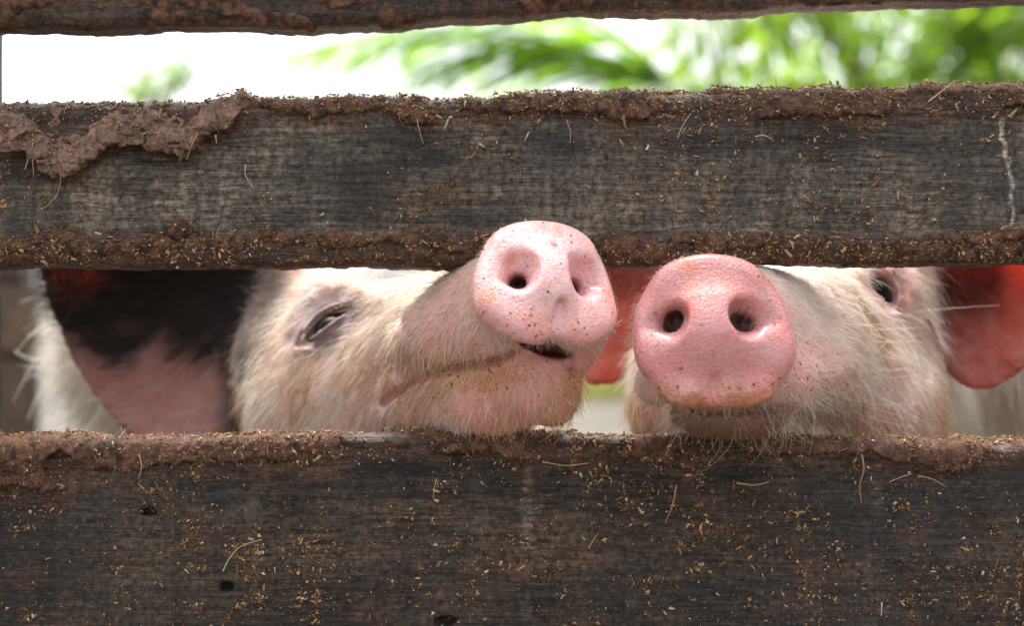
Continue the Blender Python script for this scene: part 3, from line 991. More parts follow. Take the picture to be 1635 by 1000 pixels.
def surface_nets(f, xs, ys, zs, B=4):
    """rectilinear grid, refined only in blocks near the surface"""
    def pad(a):
        n = (-(len(a) - 1)) % B
        if n:
            st = a[-1] - a[-2]
            a = np.concatenate([a, a[-1] + st * np.arange(1, n + 1)])
        return a
    xs, ys, zs = pad(xs), pad(ys), pad(zs)
    n = np.array([len(xs), len(ys), len(zs)])
    nb = (n - 1) // B
    ctr = [0.5 * (a[:-1:B] + a[B::B]) for a in (xs, ys, zs)]
    hw = [0.5 * (a[B::B] - a[:-1:B]) for a in (xs, ys, zs)]
    Cx, Cy, Cz = np.meshgrid(*ctr, indexing='ij')
    Hx, Hy, Hz = np.meshgrid(*hw, indexing='ij')
    dc = f(np.stack([Cx.ravel(), Cy.ravel(), Cz.ravel()], 1)).reshape(nb)
    act = np.abs(dc) < np.sqrt(Hx ** 2 + Hy ** 2 + Hz ** 2) * 1.5 + 0.012
    need = np.zeros(n, bool)
    Fv = np.zeros(n, np.float32)
    sgn = np.repeat(np.repeat(np.repeat(np.where(dc < 0, -1.0, 1.0), B, 0), B, 1), B, 2)
    Fv[:-1, :-1, :-1] = sgn
    Fv[-1] = Fv[-2]; Fv[:, -1] = Fv[:, -2]; Fv[:, :, -1] = Fv[:, :, -2]
    bi = np.argwhere(act)
    off = np.stack(np.meshgrid(*[np.arange(B + 1)] * 3, indexing='ij'), -1).reshape(-1, 3)
    for o in off:
        q = bi * B + o
        need[q[:, 0], q[:, 1], q[:, 2]] = True
    I = np.argwhere(need)
    pts = np.stack([xs[I[:, 0]], ys[I[:, 1]], zs[I[:, 2]]], 1)
    J = I // 20
    key = (J[:, 0] * 4096 + J[:, 1]) * 4096 + J[:, 2]
    order = np.argsort(key, kind='stable')
    cuts = np.flatnonzero(np.diff(key[order])) + 1
    vals = np.empty(len(pts), np.float32)
    for g in np.split(order, cuts): vals[g] = f(pts[g], 0.06)
    Fv[I[:, 0], I[:, 1], I[:, 2]] = vals
    ins = Fv < 0
    cnt = np.zeros(n - 1, np.int8)
    for a in (0, 1):
        for b in (0, 1):
            for c in (0, 1):
                cnt += ins[a:n[0] - 1 + a, b:n[1] - 1 + b, c:n[2] - 1 + c]
    cells = np.argwhere((cnt > 0) & (cnt < 8))
    ok = act[cells[:, 0] // B, cells[:, 1] // B, cells[:, 2] // B]
    cells = cells[ok]
    vid = np.full(n - 1, -1, np.int64)
    vid[cells[:, 0], cells[:, 1], cells[:, 2]] = np.arange(len(cells))
    acc = np.zeros((len(cells), 3))
    num = np.zeros(len(cells))
    ax = (xs, ys, zs)
    corner = lambda o: (cells[:, 0] + o[0], cells[:, 1] + o[1], cells[:, 2] + o[2])
    for axis in range(3):
        for a in (0, 1):
            for b in (0, 1):
                o0 = [0, 0, 0]
                others = [k for k in range(3) if k != axis]
                o0[others[0]], o0[others[1]] = a, b
                o1 = list(o0)
                o1[axis] = 1
                f0, f1 = Fv[corner(o0)], Fv[corner(o1)]
                m = (f0 < 0) != (f1 < 0)
                t = np.where(m, f0 / np.where(m, f0 - f1, 1), 0)
                p0 = np.stack([ax[k][cells[:, k] + o0[k]] for k in range(3)], 1)
                p1 = np.stack([ax[k][cells[:, k] + o1[k]] for k in range(3)], 1)
                acc += np.where(m[:, None], p0 + (p1 - p0) * t[:, None], 0)
                num += m
    V = acc / np.maximum(num, 1)[:, None]
    quads = []
    for axis in range(3):
        u, v = [(1, 2), (2, 0), (0, 1)][axis]
        sl0 = [slice(None)] * 3; sl1 = [slice(None)] * 3
        sl0[axis] = slice(0, n[axis] - 1); sl1[axis] = slice(1, n[axis])
        ch = ins[tuple(sl0)] != ins[tuple(sl1)]
        E = np.argwhere(ch)
        E = E[(E[:, u] > 0) & (E[:, v] > 0) & (E[:, u] < n[u] - 1) & (E[:, v] < n[v] - 1)]
        def cid(du, dv):
            q = E.copy()
            q[:, u] += du; q[:, v] += dv
            return vid[q[:, 0], q[:, 1], q[:, 2]]
        Q = np.stack([cid(-1, -1), cid(0, -1), cid(0, 0), cid(-1, 0)], 1)
        flip = ~ins[E[:, 0], E[:, 1], E[:, 2]]
        Q[flip] = Q[flip][:, ::-1]
        quads.append(Q[(Q >= 0).all(1)])
    return V, np.concatenate(quads)

def smooth_verts(V, Q, it=2, lam=0.5):
    e = np.concatenate([Q[:, [0, 1]], Q[:, [1, 2]], Q[:, [2, 3]], Q[:, [3, 0]]])
    for k in range(it):
        s = np.zeros_like(V)
        c = np.zeros(len(V))
        for a in range(3):
            s[:, a] = np.bincount(e[:, 0], V[e[:, 1], a], len(V)) + np.bincount(e[:, 1], V[e[:, 0], a], len(V))
        c = np.bincount(e[:, 0], minlength=len(V)) + np.bincount(e[:, 1], minlength=len(V))
        m = s / np.maximum(c, 1)[:, None]
        V = V + lam * (m - V)
        lam2 = -0.53 if k % 2 == 0 else 0.5
        lam = lam2
    return V

def vert_normals(V, Q):
    a = np.cross(V[Q[:, 2]] - V[Q[:, 0]], V[Q[:, 3]] - V[Q[:, 1]])
    N = np.zeros_like(V)
    for k in range(4):
        for c in range(3):
            N[:, c] += np.bincount(Q[:, k], a[:, c], len(V))
    return norm(N)

def hit(f, px, py, y0=-0.14, y1=0.7, n=800):
    """first surface point met by the line of sight through a photo pixel: used only to find how deep a feature lies"""
    ys = np.linspace(y0, y1, n)
    k = (D + ys) / F
    pts = np.stack([(px - 817.5) * k, ys, ZC - (py - 500.0) * k], 1)
    d = f(pts)
    i = np.argmax(d < 0)
    if not (d < 0).any():
        i = np.argmin(d)
    return pts[i]

def grad(f, p, e=0.002):
    p = np.atleast_2d(p)
    g = np.zeros_like(p)
    for a in range(3):
        o = np.zeros(3); o[a] = e
        g[:, a] = f(p + o) - f(p - o)
    return norm(g)

def disc_tools(C, n, up):
    R = frame(n, up)
    def on(px, py):
        o = np.array([0, -D, ZC])
        d = P(px, py, 0.0) - o
        t = ((C - o) @ R[2]) / (d @ R[2])
        q = o + d * t - C
        return float(q @ R[0]), float(q @ R[1])
    return R, on

def disc_sdf(C, R, outline_uv, hw, r):
    o = np.array(outline_uv)
    ang = np.arctan2(o[:, 1], o[:, 0])
    rad = np.hypot(o[:, 0], o[:, 1])
    i = np.argsort(ang)
    ang, rad = ang[i], rad[i]
    ang = np.concatenate([ang - 2 * np.pi, ang, ang + 2 * np.pi])
    rad = np.tile(rad, 3)
    fine = np.linspace(-np.pi, np.pi, 721)
    rf = np.interp(fine, ang, rad)
    ker = np.hanning(41); ker /= ker.sum()
    rf = np.convolve(np.concatenate([rf[-61:-1], rf, rf[1:61]]), ker, 'same')[60:-60]
    Rm, Cm = np.asarray(R, np.float32), np.asarray(C, np.float32)
    def f(p):
        q = (p - Cm) @ Rm.T
        a = np.arctan2(q[:, 1], q[:, 0])
        rr = np.hypot(q[:, 0], q[:, 1])
        Ro = np.interp(a, fine, rf)
        d2 = rr - Ro
        # the face is a little domed
        dome = 0.0035 * (1 - np.clip(rr / Ro, 0, 1) ** 2)
        dw = np.maximum(q[:, 2] - dome, -q[:, 2] - 2 * hw)
        a1, a2 = d2 + r, dw + r
        return np.minimum(np.maximum(a1, a2), 0) + np.hypot(np.maximum(a1, 0), np.maximum(a2, 0)) - r
    return f

def local_pt(C, R, u, v, w): return C + R[0] * u + R[1] * v + R[2] * w

def axis_fine(lo, a, b, hi, h, g=1.09, hmax=0.02):
    """fine spacing h between a and b, growing outwards to lo and hi"""
    mid = np.arange(a, b + h, h)
    up, s = [mid[-1]], h
    while up[-1] < hi:
        s = min(s * g, hmax); up.append(up[-1] + s)
    dn, s = [mid[0]], h
    while dn[-1] > lo:
        s = min(s * g, hmax); dn.append(dn[-1] - s)
    return np.concatenate([dn[::-1][:-1], mid, up[1:]])

def eye_ops(ops, f0, px, py, slit, half, open_, lid_r, push=0.0):
    """socket, lids and the slit between them, set into the surface at a pixel. returns ops and the eyeball"""
    p = hit(f0, px, py)
    n = grad(f0, p, 0.008)[0]
    e1 = norm(P(px + slit[0], py + slit[1], p[1]) - P(px, py, p[1]))
    e1 = norm(e1 - n * (e1 @ n))
    e2 = np.cross(n, e1)
    if e2[2] < 0: e2 = -e2
    R = np.stack([e1, e2, n])
    c = p + n * push
    ops.append(('+', ell(c - n * 0.004, (half * 1.55, lid_r * 1.15, 0.010), R), 0.012))
    ops.append(('-', ell(c + n * 0.006, (half, open_, 0.017), R), 0.0025))
    for sgn, rr in ((1, .0034), (-1, .0024)):
        ts = np.linspace(-1, 1, 11)
        ops.append(('+', chain([c + e1 * half * 1.06 * t + e2 * sgn * open_ * 1.12 * math.sqrt(max(0, 1 - t * t)) + n * (0.0045 - .004 * t * t) for t in ts], [rr * (1 - .45 * abs(t)) for t in ts]), 0.0035))
    # creases above and below the lids
    for sgn, off, dp in ((1, 1.25, .0022), (1, 1.75, .0020), (-1, 1.15, .0018), (-1, 1.6, .0014)):
        pts, rr = [], []
        for t in np.linspace(-1.15, 1.15, 9):
            q = c + e1 * half * t + e2 * sgn * lid_r * off * (1 - 0.75 * t * t)
            g = grad(f0, q[None], 0.008)[0]
            q = q - g * float(f0(q[None])[0])
            pts.append(q + n * 0.0065 * max(0, 1 - off * .35)); rr.append(dp * (1.1 - abs(t) * .6))
        ops.append(('-', chain(pts, rr), 0.004))
    return c, R, p

def hairs(V, Q, N, dens_v, len_v, flow, n, seed, col_fn, K=6, lift=0.22, rad=(0.00009, 0.00016), clump=0.0, bend=0.25, keep=None, jitter=0.25):
    """strands on a mesh; flow(P)->preferred direction"""
    r = np.random.default_rng(seed)
    T = np.concatenate([Q[:, [0, 1, 2]], Q[:, [0, 2, 3]]])
    A = 0.5 * np.linalg.norm(np.cross(V[T[:, 1]] - V[T[:, 0]], V[T[:, 2]] - V[T[:, 0]]), axis=1)
    w = A * dens_v[T].mean(1)
    w = np.maximum(w, 0)
    pick = r.choice(len(T), n, p=w / w.sum())
    a, b = r.random(n), r.random(n)
    m = a + b > 1
    a[m], b[m] = 1 - a[m], 1 - b[m]
    t = T[pick]
    bary = np.stack([1 - a - b, a, b], 1)[..., None]
    pos = (V[t] * bary).sum(1)
    nr = norm((N[t] * bary).sum(1))
    L = (len_v[t] * bary[..., 0]).sum(1) * r.lognormal(0, 0.28, n)
    fl = flow(pos)
    fl = fl + r.normal(size=(n, 3)) * jitter
    wav = np.stack([vnoise(pos * 70 + o) - .5 for o in (0, 21, 43)], 1)
    fl = fl + wav * 0.55
    fl = norm(fl - nr * (fl * nr).sum(1, keepdims=True))
    lf = lift * r.uniform(0.5, 1.6, n)[:, None]
    d0 = norm(fl * (1 - lf) + nr * lf * 1.4)
    tt = np.linspace(0, 1, K)[None, :, None]
    side = norm(np.cross(nr, fl)) * r.normal(size=(n, 1)) * bend
    pts = pos[:, None] - nr[:, None] * 0.0005 + d0[:, None] * (L[:, None, None] * tt) + (fl * 0.22 - nr * 0.14 + side)[:, None] * (L[:, None, None] * tt ** 2)
    pts[..., 2] -= 0.12 * L[:, None] * (tt[..., 0] ** 2)
    if clump > 0:
        cell = np.floor(pos / 0.0045).astype(np.int64)
        key = (cell[:, 0] * 73856093) ^ (cell[:, 1] * 19349663) ^ (cell[:, 2] * 83492791)
        _, inv = np.unique(key, return_inverse=True)
        cntc = np.bincount(inv)
        tip = np.stack([np.bincount(inv, pts[:, -1, c]) / cntc for c in range(3)], 1)[inv]
        pts = pts + (tip - pts[:, -1])[:, None] * (clump * tt ** 1.6)
    R = r.uniform(rad[0], rad[1], n)
    return pts, R, col_fn(pos, r), pos

def flow_field(f, samples):
    """samples: (px, py, dx, dy) screen-direction hints at surface points, turned into 3-D directions there"""
    C, Dv = [], []
    for px, py, dx, dy, *dep in samples:
        p = hit(f, px, py)
        n = grad(f, p, 0.006)[0]
        d = norm(np.array([dx, dep[0] if dep else 0.25, -dy]))
        C.append(p); Dv.append(norm(d - n * (d @ n)))
    C, Dv = np.array(C), np.array(Dv)
    def flow(p):
        w = 1.0 / (((p[:, None] - C[None]) ** 2).sum(-1) + 1e-5) ** 1.5
        return norm((w[..., None] * Dv[None]).sum(1))
    return flow

def blob3(V, c, r, soft=0.5, nz=0.25, sc=60.0):
    d = np.linalg.norm((V - c) / r, axis=1) + (fbm(V, sc, 4) - .5) * 2 * nz
    return sstep(1 + soft * .5, 1 - soft * .5, d)

def lerp_col(c, col, m): return c * (1 - m[:, None]) + np.asarray(col)[None] * m[:, None]

def eyeball(root, c, R, r, depth, mat=None):
    # slightly flattened globe with a bulging cornea
    n1, n2 = 20, 28
    V, fs = [], []
    for i in range(n1 + 1):
        th = math.pi * i / n1
        rr = r * (1 + 0.10 * math.exp(-(th / 0.45) ** 2))
        for j in range(n2):
            ph = 2 * math.pi * j / n2
            V.append((math.sin(th) * math.cos(ph) * rr, math.sin(th) * math.sin(ph) * rr, math.cos(th) * rr))
    V = np.array(V) @ R + (c - R[2] * depth)
    G = grid_faces(n1 + 1, n2, True)
    # pale rim at the edge of the dark iris
    loc = (V - (c - R[2] * depth)) @ R.T
    ang = np.arctan2(np.hypot(loc[:, 0], loc[:, 1]), loc[:, 2])
    m = sstep(0.86, 0.98, ang)
    col = lerp_col(np.tile([0.010, 0.007, 0.006], (len(V), 1)), (0.42, 0.33, 0.30), m)
    return mesh_obj("eye", V, G, M_EYE, root, colors=col)

M_EYE.node_tree.links.new(M_EYE.node_tree.nodes.new("ShaderNodeAttribute").outputs["Color"], M_EYE.node_tree.nodes["Principled BSDF"].inputs["Base Color"])
for _n in M_EYE.node_tree.nodes:
    if _n.type == 'ATTRIBUTE': _n.attribute_name = "col"

def lashes(root, c, R, half, open_, n, L, seed, upper=True, col=(0.72, 0.62, 0.46), out=False):
    r = np.random.default_rng(seed)
    t = np.sort(r.uniform(-0.95, 0.95, n))
    s = 1 if upper else -1
    base = c + R[0] * (half * t)[:, None] + R[1] * (s * open_ * np.sqrt(1 - t * t) * 1.05)[:, None] + R[2] * 0.002
    d = norm(R[2] * 0.8 - R[1] * ((-0.6 if out else 0.75) * s) + R[0] * (0.55 * t)[:, None] + r.normal(size=(n, 3)) * 0.10)
    tt = np.linspace(0, 1, 5)[None, :, None]
    Ls = L * r.uniform(0.7, 1.2, n)[:, None, None]
    pts = base[:, None] + d[:, None] * Ls * tt - R[1] * s * -0.15 * Ls * tt ** 2
    return hair_obj("eyelashes", pts, M_HAIR, root, r.uniform(0.00014, 0.0002, n), np.tile(col, (n, 1)) * r.uniform(.8, 1.1, (n, 1)))

SKIN_PINK = np.array([0.66, 0.36, 0.33])
SKIN_PALE = np.array([0.70, 0.52, 0.45])

def legs_and_body(ops, chest, rump, gz=0.0):
    """trunk, four jointed legs and a tail behind the head"""
    chest, rump = np.asarray(chest), np.asarray(rump)
    ax = norm((rump - chest) * np.array([1, 1, 0]))
    sd = np.array([ax[1], -ax[0], 0])
    mid = (chest + rump) / 2
    R = np.stack([ax, sd, np.array([0, 0, 1.0])])
    ops.append(('+', ell(chest + ax * 0.06 + np.array([0, 0, -0.005]), (0.24, 0.165, 0.195), R), 0.09))
    ops.append(('+', ell(mid + np.array([0, 0, -0.015]), (0.42, 0.185, 0.20), R), 0.08))
    ops.append(('+', ell(rump - ax * 0.04, (0.22, 0.175, 0.20), R), 0.08))
    for s in (-1, 1):
        # front leg: shoulder, elbow back, low wrist, trotter
        a = chest + ax * 0.03 + sd * s * 0.11
        sh, el_, wr, ft = a + [0, 0, -0.06], a + ax * 0.03 + [0, 0, -0.22], a + ax * 0.0 + np.array([0, 0, 0.15 - a[2]]), a - ax * 0.01 + np.array([0, 0, 0.028 - a[2]])
        ops.append(('+', chain([sh, el_, wr, ft], [0.085, 0.052, 0.034, 0.034]), 0.04))
        # hind leg: knee forward against the belly, hock backward, upright shank
        b = rump - ax * 0.02 + sd * s * 0.11
        hp, kn, hk, ft2 = b + [0, 0, -0.04], b - ax * 0.07 + [0, 0, -0.17], b + ax * 0.06 + np.array([0, 0, 0.20 - b[2]]), b + ax * 0.03 + np.array([0, 0, 0.028 - b[2]])
        ops.append(('+', chain([hp, kn, hk, ft2], [0.12, 0.075, 0.036, 0.034]), 0.04))
    t0 = rump + ax * 0.17 + [0, 0, 0.06]
    ops.append(('+', chain([t0, t0 + ax * .05 + [0, 0, .0], t0 + ax * .06 + sd * .03 + [0, 0, -.04], t0 + ax * .05 + [0, 0, -.08]], [.018, .011, .008, .005]), 0.012))

def snout_ops(ops, C, R, on, holes, bowls, ridges, grooves):
    for (px, py, w, h, tilt, tx, ty, depth) in bowls:         # broad soft hollows beside the nostrils
        u, v = on(px, py)
        c, s = math.cos(tilt), math.sin(tilt)
        R2 = np.stack([R[0] * c + R[1] * s, -R[0] * s + R[1] * c, R[2]])
        ops.append(('-', ell(local_pt(C, R, u, v, 0.006), (w, h, 0.006 + depth), R2), 0.007))
    for (px, py, r0, pts) in holes:                            # nostrils: tapering tunnels
        u, v = on(px, py)
        P3 = [local_pt(C, R, u + a, v + b, w) for a, b, w in pts]
        ops.append(('-', chain(P3, [r0 * k for k in (1.15, 1.0, 0.8, .6)][:len(P3)]), 0.0045))
    for (px, py, w, h, t) in ridges:
        u, v = on(px, py)
        ops.append(('+', ell(local_pt(C, R, u, v, -0.002), (w, h, t), R), 0.010))
    for (pix, r0, w0) in grooves:
        P3 = [local_pt(C, R, *on(px, py), w0) for px, py in pix]
        ops.append(('-', chain(P3, [r0] * len(P3)), 0.005))

def crumbs(root, V, Q, N, dens, n, seed):
    """bits of feed and dirt stuck to the skin"""
    r = np.random.default_rng(seed)
    w = dens / dens.sum()
    i = r.choice(len(V), n, p=w)
    L = np.clip(r.lognormal(math.log(0.0010), 0.45, n), 0.0004, 0.0032)
    W = L * r.uniform(0.45, 0.9, n)
    T = W * r.uniform(0.3, 0.6, n)
    pal = np.array([[0.42, 0.17, 0.03], [0.26, 0.10, 0.03], [0.10, 0.045, 0.02], [0.50, 0.28, 0.09]])
    col = pal[r.choice(4, n, p=(.35, .3, .2, .15))] * r.uniform(0.7, 1.1, (n, 1))
    pos = V[i] + r.normal(size=(n, 3)) * 0.0006
    pos = pos - N[i] * ((pos - V[i]) * N[i]).sum(1, keepdims=True)
    v, f, c = chips(pos, N[i], L, W, T, col, seed + 1)
    o = mesh_obj("crumbs", v, f, M_DUST, root, smooth=False, colors=c)
    o["kind"] = "stuff"

# ================================================================== left pig
def build_left_pig():
    ops = []
    C = P(873, 447, -0.062)
    n = norm([0.26, -0.86, 0.42])
    R, on = disc_tools(C, n, (0.06, 0, 1))
    outline = [(865, 350), (915, 360), (953, 392), (977, 438), (985, 488), (975, 523), (945, 545), (914, 543), (888, 527), (862, 543), (830, 536), (795, 517), (771, 491), (758, 455), (764, 415), (785, 380), (822, 357)]
    face = disc_sdf(C, R, [on(*q) for q in outline], 0.011, 0.0085)
    # skull, muzzle, cheeks, jaw
    ops += [('+', cone(C - n * 0.022, P(800, 512, 0.012), 0.0375, 0.042), 0.014),
            ('+', cone(P(800, 517, 0.012), P(690, 550, 0.085), 0.041, 0.043), 0.02),
            ('+', cone(P(690, 552, 0.09), P(560, 568, 0.17), 0.043, 0.053), 0.03),
            ('+', ell(P(520, 560, 0.20), (0.068, 0.070, 0.050)), 0.02),
            ('+', ell(P(490, 522, 0.215), (0.040, 0.05, 0.042)), 0.02),
            ('+', ell(P(556, 672, 0.165), (0.072, 0.080, 0.085)), 0.040),
            ('+', cone(P(640, 640, 0.10), P(560, 660, 0.16), 0.045, 0.07), 0.03),
            # upper lip pads
            ('+', ell(P(742, 535, 0.020), (0.046, 0.028, 0.024)), 0.022),
            ('+', ell(P(812, 522, -0.016), (0.028, 0.022, 0.020)), 0.020),
            ('+', ell(P(924, 548, -0.022), (0.012, 0.018, 0.019)), 0.008),
            ('+', ell(P(895, 495, -0.012), (0.034, 0.03, 0.030)), 0.012)]
    ops.append(('+', face, 0.007))
    up = build_field(list(ops))
    low = [('+', cone(P(856, 610, -0.010), P(780, 626, 0.022), 0.0245, 0.030), 0.02),
           ('+', cone(P(780, 626, 0.022), P(660, 645, 0.085), 0.030, 0.040), 0.02),
           ('+', ell(P(868, 592, -0.020), (0.020, 0.017, 0.014)), 0.010),
           ('+', ell(P(888, 625, -0.004), (0.014, 0.018, 0.022)), 0.018)]
    lowf = build_field(low)
    ops.append(('+', lowf, 0.010))
    full = build_field(list(ops))
    # mouth: cut along the lip line, opening to the front
    line = [(612, 642), (632, 626), (662, 606), (700, 594), (745, 588), (790, 580), (822, 566), (842, 551)]
    pts = []
    for q in line:
        h = hit(full, *q)
        pts.append(h + np.array([0, 0.0, 0]))
    ops.append(('-', chain(pts, [0.0014, 0.0026, 0.0036, 0.0038, 0.0038, 0.0038, 0.0042, 0.0050]), 0.0045))
    tl = -0.34
    Rm = np.array([[math.cos(tl), 0, math.sin(tl)], [0, 1, 0], [-math.sin(tl), 0, math.cos(tl)]])
    ops.append(('-', ell(P(865, 550, -0.034), (0.0210, 0.036, 0.0066), Rm), 0.003))
    ops.append(('-', chain([P(893, 560, -0.040), P(905, 576, -0.036), P(915, 596, -0.028)], [0.0042, 0.0030, 0.0018]), 0.003))
    # crease behind the lips
    cr = [hit(full, *q) for q in [(640, 500), (646, 540), (650, 570), (640, 600)]]
    ops.append(('-', chain(cr, [.0006, .0010, .0010, .0006]), 0.010))
    # snout face
    snout_ops(ops, C, R, on,
              holes=[(831, 446, 0.0062, [(0.0, 0.001, 0.006), (0.001, 0.0, -0.006), (0.004, 0.002, -0.018), (0.006, 0.004, -0.03)]),
                     (924, 452, 0.0056, [(0.002, 0.0, 0.004), (-0.002, 0.0, -0.006), (-0.006, 0.001, -0.018), (-0.008, 0.003, -0.03)])],
              bowls=[(822, 434, 0.0105, 0.013, -0.5, 0, 0, 0.0030), (937, 442, 0.0125, 0.0155, 0.5, 0, 0, 0.0046), (926, 462, 0.007, 0.012, 0.55, 0, 0, 0.0078), (829, 446, 0.0085, 0.011, -0.35, 0, 0, 0.0075)],
              ridges=[(880, 458, 0.0125, 0.016, 0.0072), (818, 488, 0.017, 0.010, 0.0050), (952, 500, 0.013, 0.012, 0.0050), (868, 384, 0.030, 0.012, 0.0045), (850, 520, 0.014, 0.009, 0.0050), (925, 522, 0.014, 0.009, 0.0045)],
              grooves=[([(890, 492), (889, 512), (887, 534)], 0.0032, 0.0060), ([(878, 418), (880, 402)], 0.0012, 0.0062), ([(872, 424), (884, 422), (896, 425)], 0.0009, 0.0068)])
    # eye
    slit = (64, -46)
    ec, eR, ep = eye_ops(ops, full, 524, 521, slit, 0.0220, 0.0084, 0.0120, 0.001)
    brow = [hit(full, *q) for q in [(478, 530), (492, 492), (525, 472), (570, 470), (612, 478)]]
    ops.append(('+', chain([b + np.array([0, 0.004, 0]) for b in brow], [.004, .009, .011, .010, .004]), 0.014))
    # ear
    ear = Sheet([P(442, 395, .190), P(320, 352, .222), P(180, 362, .240), P(52, 392, .235),
                 P(432, 478, .195), P(320, 470, .240), P(196, 480, .258), P(84, 490, .235),
                 P(405, 600, .180), P(328, 600, .210), P(236, 610, .225), P(136, 605, .222),
                 P(388, 712, .160), P(330, 745, .172), P(272, 752, .182), P(222, 706, .200)], 0.0042, 0.0020)
    # neck and body
    ops += [('+', cone(P(510, 620, 0.26), np.array([-0.245, 0.50, 0.56]), 0.075, 0.145), 0.05),
            ('+', ell(np.array([-0.292, 0.40, 0.63]), (0.125, 0.10, 0.12)), 0.05)]
    legs_and_body(ops, (-0.24, 0.60, 0.475), (-0.16, 1.24, 0.47))
    ops.append(('+', ear, 0.012))
    ops.append(('+', chain([P(446, 420, .205), P(438, 480, .195), P(418, 560, .182), P(400, 660, .165)], [.016, .015, .012, .010]), 0.02))
    f = build_field(ops)
    xs = axis_fine(-0.56, -0.36, 0.075, 0.10, 0.00165)
    ys = axis_fine(-0.11, -0.105, 0.10, 1.5, 0.00165, 1.02, 0.018)
    zs = axis_fine(-0.02, 0.545, 0.725, 0.76, 0.00165)
    V, Q = surface_nets(f, xs, ys, zs)
    V = smooth_verts(V, Q, 4)
    N = vert_normals(V, Q)
    disp = (fbm(V, 120.0, 3) - 0.5) * 0.0011 + (fbm(V, 38.0, 3) - 0.5) * 0.0028
    dface = face(V.astype(np.float32))
    onface = np.maximum(sstep(0.0115, 0.0075, dface), sstep(0.034, 0.028, dface) * ((V - C) @ R[2] > 0.001)) * sstep(-0.0085, -0.0045, (V - C) @ R[2])
    V = V + N * (disp * (1 - 0.75 * onface))[:, None]
    N = vert_normals(V, Q)
    uv, dear = ear.near_all(V)
    near_ear = np.maximum(sstep(0.007, 0.0045, dear), sstep(0.022, 0.012, dear) * sstep(P(425, 0, .17)[0], P(405, 0, .17)[0], V[:, 0] + (fbm(V, 80., 3) - .5) * .012))
    # ---- skin colours
    c = np.tile(SKIN_PALE, (len(V), 1))
    muz = blob3(V, P(800, 560, -0.01), (0.085, 0.085, 0.075), 0.5, 0.18, 50)
    c = lerp_col(c, (0.60, 0.31, 0.27), muz * 0.95)
    c = lerp_col(c, (0.82, 0.51, 0.495), onface)
    low3 = blob3(V, P(860, 625, -0.015), (0.05, 0.05, 0.035), 0.6, 0.2, 60)
    c = lerp_col(c, (0.66, 0.33, 0.30), low3 * 0.9)
    c = lerp_col(c, (0.50, 0.23, 0.06), np.clip(blob3(V, P(775, 598, 0), (0.045, 0.05, 0.014), 0.8, .5, 90) * .45 + blob3(V, P(905, 640, -.01), (0.016, 0.03, 0.028), .8, .6, 110) * .4, 0, 1))
    for q, rr in (((816, 424), .0042), ((778, 476), .0055), ((935, 436), .0075), ((945, 446), .005), ((896, 478), .0040), ((920, 474), .0035), ((936, 507), .0045), ((964, 464), .0045), ((834, 466), .0035), ((868, 522), .0050), ((846, 514), .004), ((912, 520), .006), ((890, 385), .004), ((800, 445), .0032)):
        c = lerp_col(c, (0.62, 0.30, 0.17), blob3(V, local_pt(C, R, *on(*q), 0.001), (rr, rr, .010), .9, .35, 220) * .7)
    lw = ((V - C) @ R[1])
    lower = onface * sstep(-0.006, -0.036, lw)
    c = lerp_col(c, (0.70, 0.35, 0.33), lower * 0.8)  # face painted darker towards the bottom, as light from above shades it
    for q, rr in (((831, 446), .010), ((930, 450), .013), ((938, 440), .015)):
        m = blob3(V, local_pt(C, R, *on(*q), -0.002), (rr, rr, rr), 0.9, 0.1, 100)
        c = lerp_col(c, (0.66, 0.33, 0.36), m * 0.6)
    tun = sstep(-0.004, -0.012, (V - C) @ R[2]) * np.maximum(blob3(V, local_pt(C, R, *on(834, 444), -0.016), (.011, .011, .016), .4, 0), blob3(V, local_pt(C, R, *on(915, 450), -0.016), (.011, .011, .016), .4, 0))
    c = lerp_col(c, (0.10, 0.025, 0.035), tun * .9)  # shade deep in the nostrils painted into the skin colour
    lipd = np.full(len(V), 1.0)
    for a_, b_ in zip(pts[:-1], pts[1:]): lipd = np.minimum(lipd, cone(a_, b_, 0.0, 0.0)(V.astype(np.float32)))
    lipm = sstep(0.0052, 0.0028, lipd)
    c = lerp_col(c, (0.26, 0.09, 0.06), lipm * .8)  # crease shade painted along the lip line
    inn = blob3(V, P(868, 552, -0.025), (0.018, 0.02, 0.010), 0.6, 0.1)
    c = lerp_col(c, (0.16, 0.05, 0.05), inn * 0.7)  # shade of the open mouth painted inside the gape
    eyem = blob3(V, ep + eR[1] * .004, (0.036, 0.036, 0.027), 0.9, 0.25, 70)
    c = lerp_col(c, (0.20, 0.145, 0.155), eyem * 0.95)
    # ear: black pigment and painted-in shadow above, bare pink flap below
    pz = V[:, 2] + (fbm(V, 38.0, 5, .6) - .5) * 0.075
    zb = P(260, 556, .22)[2]
    darkm = near_ear * sstep(zb - 0.016, zb + 0.020, pz)
    rim = near_ear * sstep(0.38, 0.10, uv[:, 0] + (fbm(V, 40., 4) - .5) * .3)
    c = lerp_col(c, (0.40, 0.215, 0.19), near_ear)
    c = lerp_col(c, (0.038, 0.022, 0.017), np.maximum(darkm * (1 - .85 * sstep(P(0, 478, .23)[2], P(0, 440, .23)[2], pz) * sstep(.60, .80, uv[:, 0])), rim * .9))  # dark eased in the upper corner to paint a backlit glow
    base_d = blob3(V, P(425, 540, .175), (0.030, 0.05, 0.06), 0.8, 0.3, 45)
    c = lerp_col(c, (0.07, 0.045, 0.035), base_d * 0.85)
    body = sstep(0.26, 0.34, V[:, 1]) * (1 - near_ear)
    c = lerp_col(c, (0.55, 0.42, 0.35), body * .6)
    dirt = np.clip(muz * 0.6 + onface * 0.55 + blob3(V, P(770, 590, 0), (0.05, 0.04, 0.02), 0.8, 0.3) * 0.9, 0, 1.3)
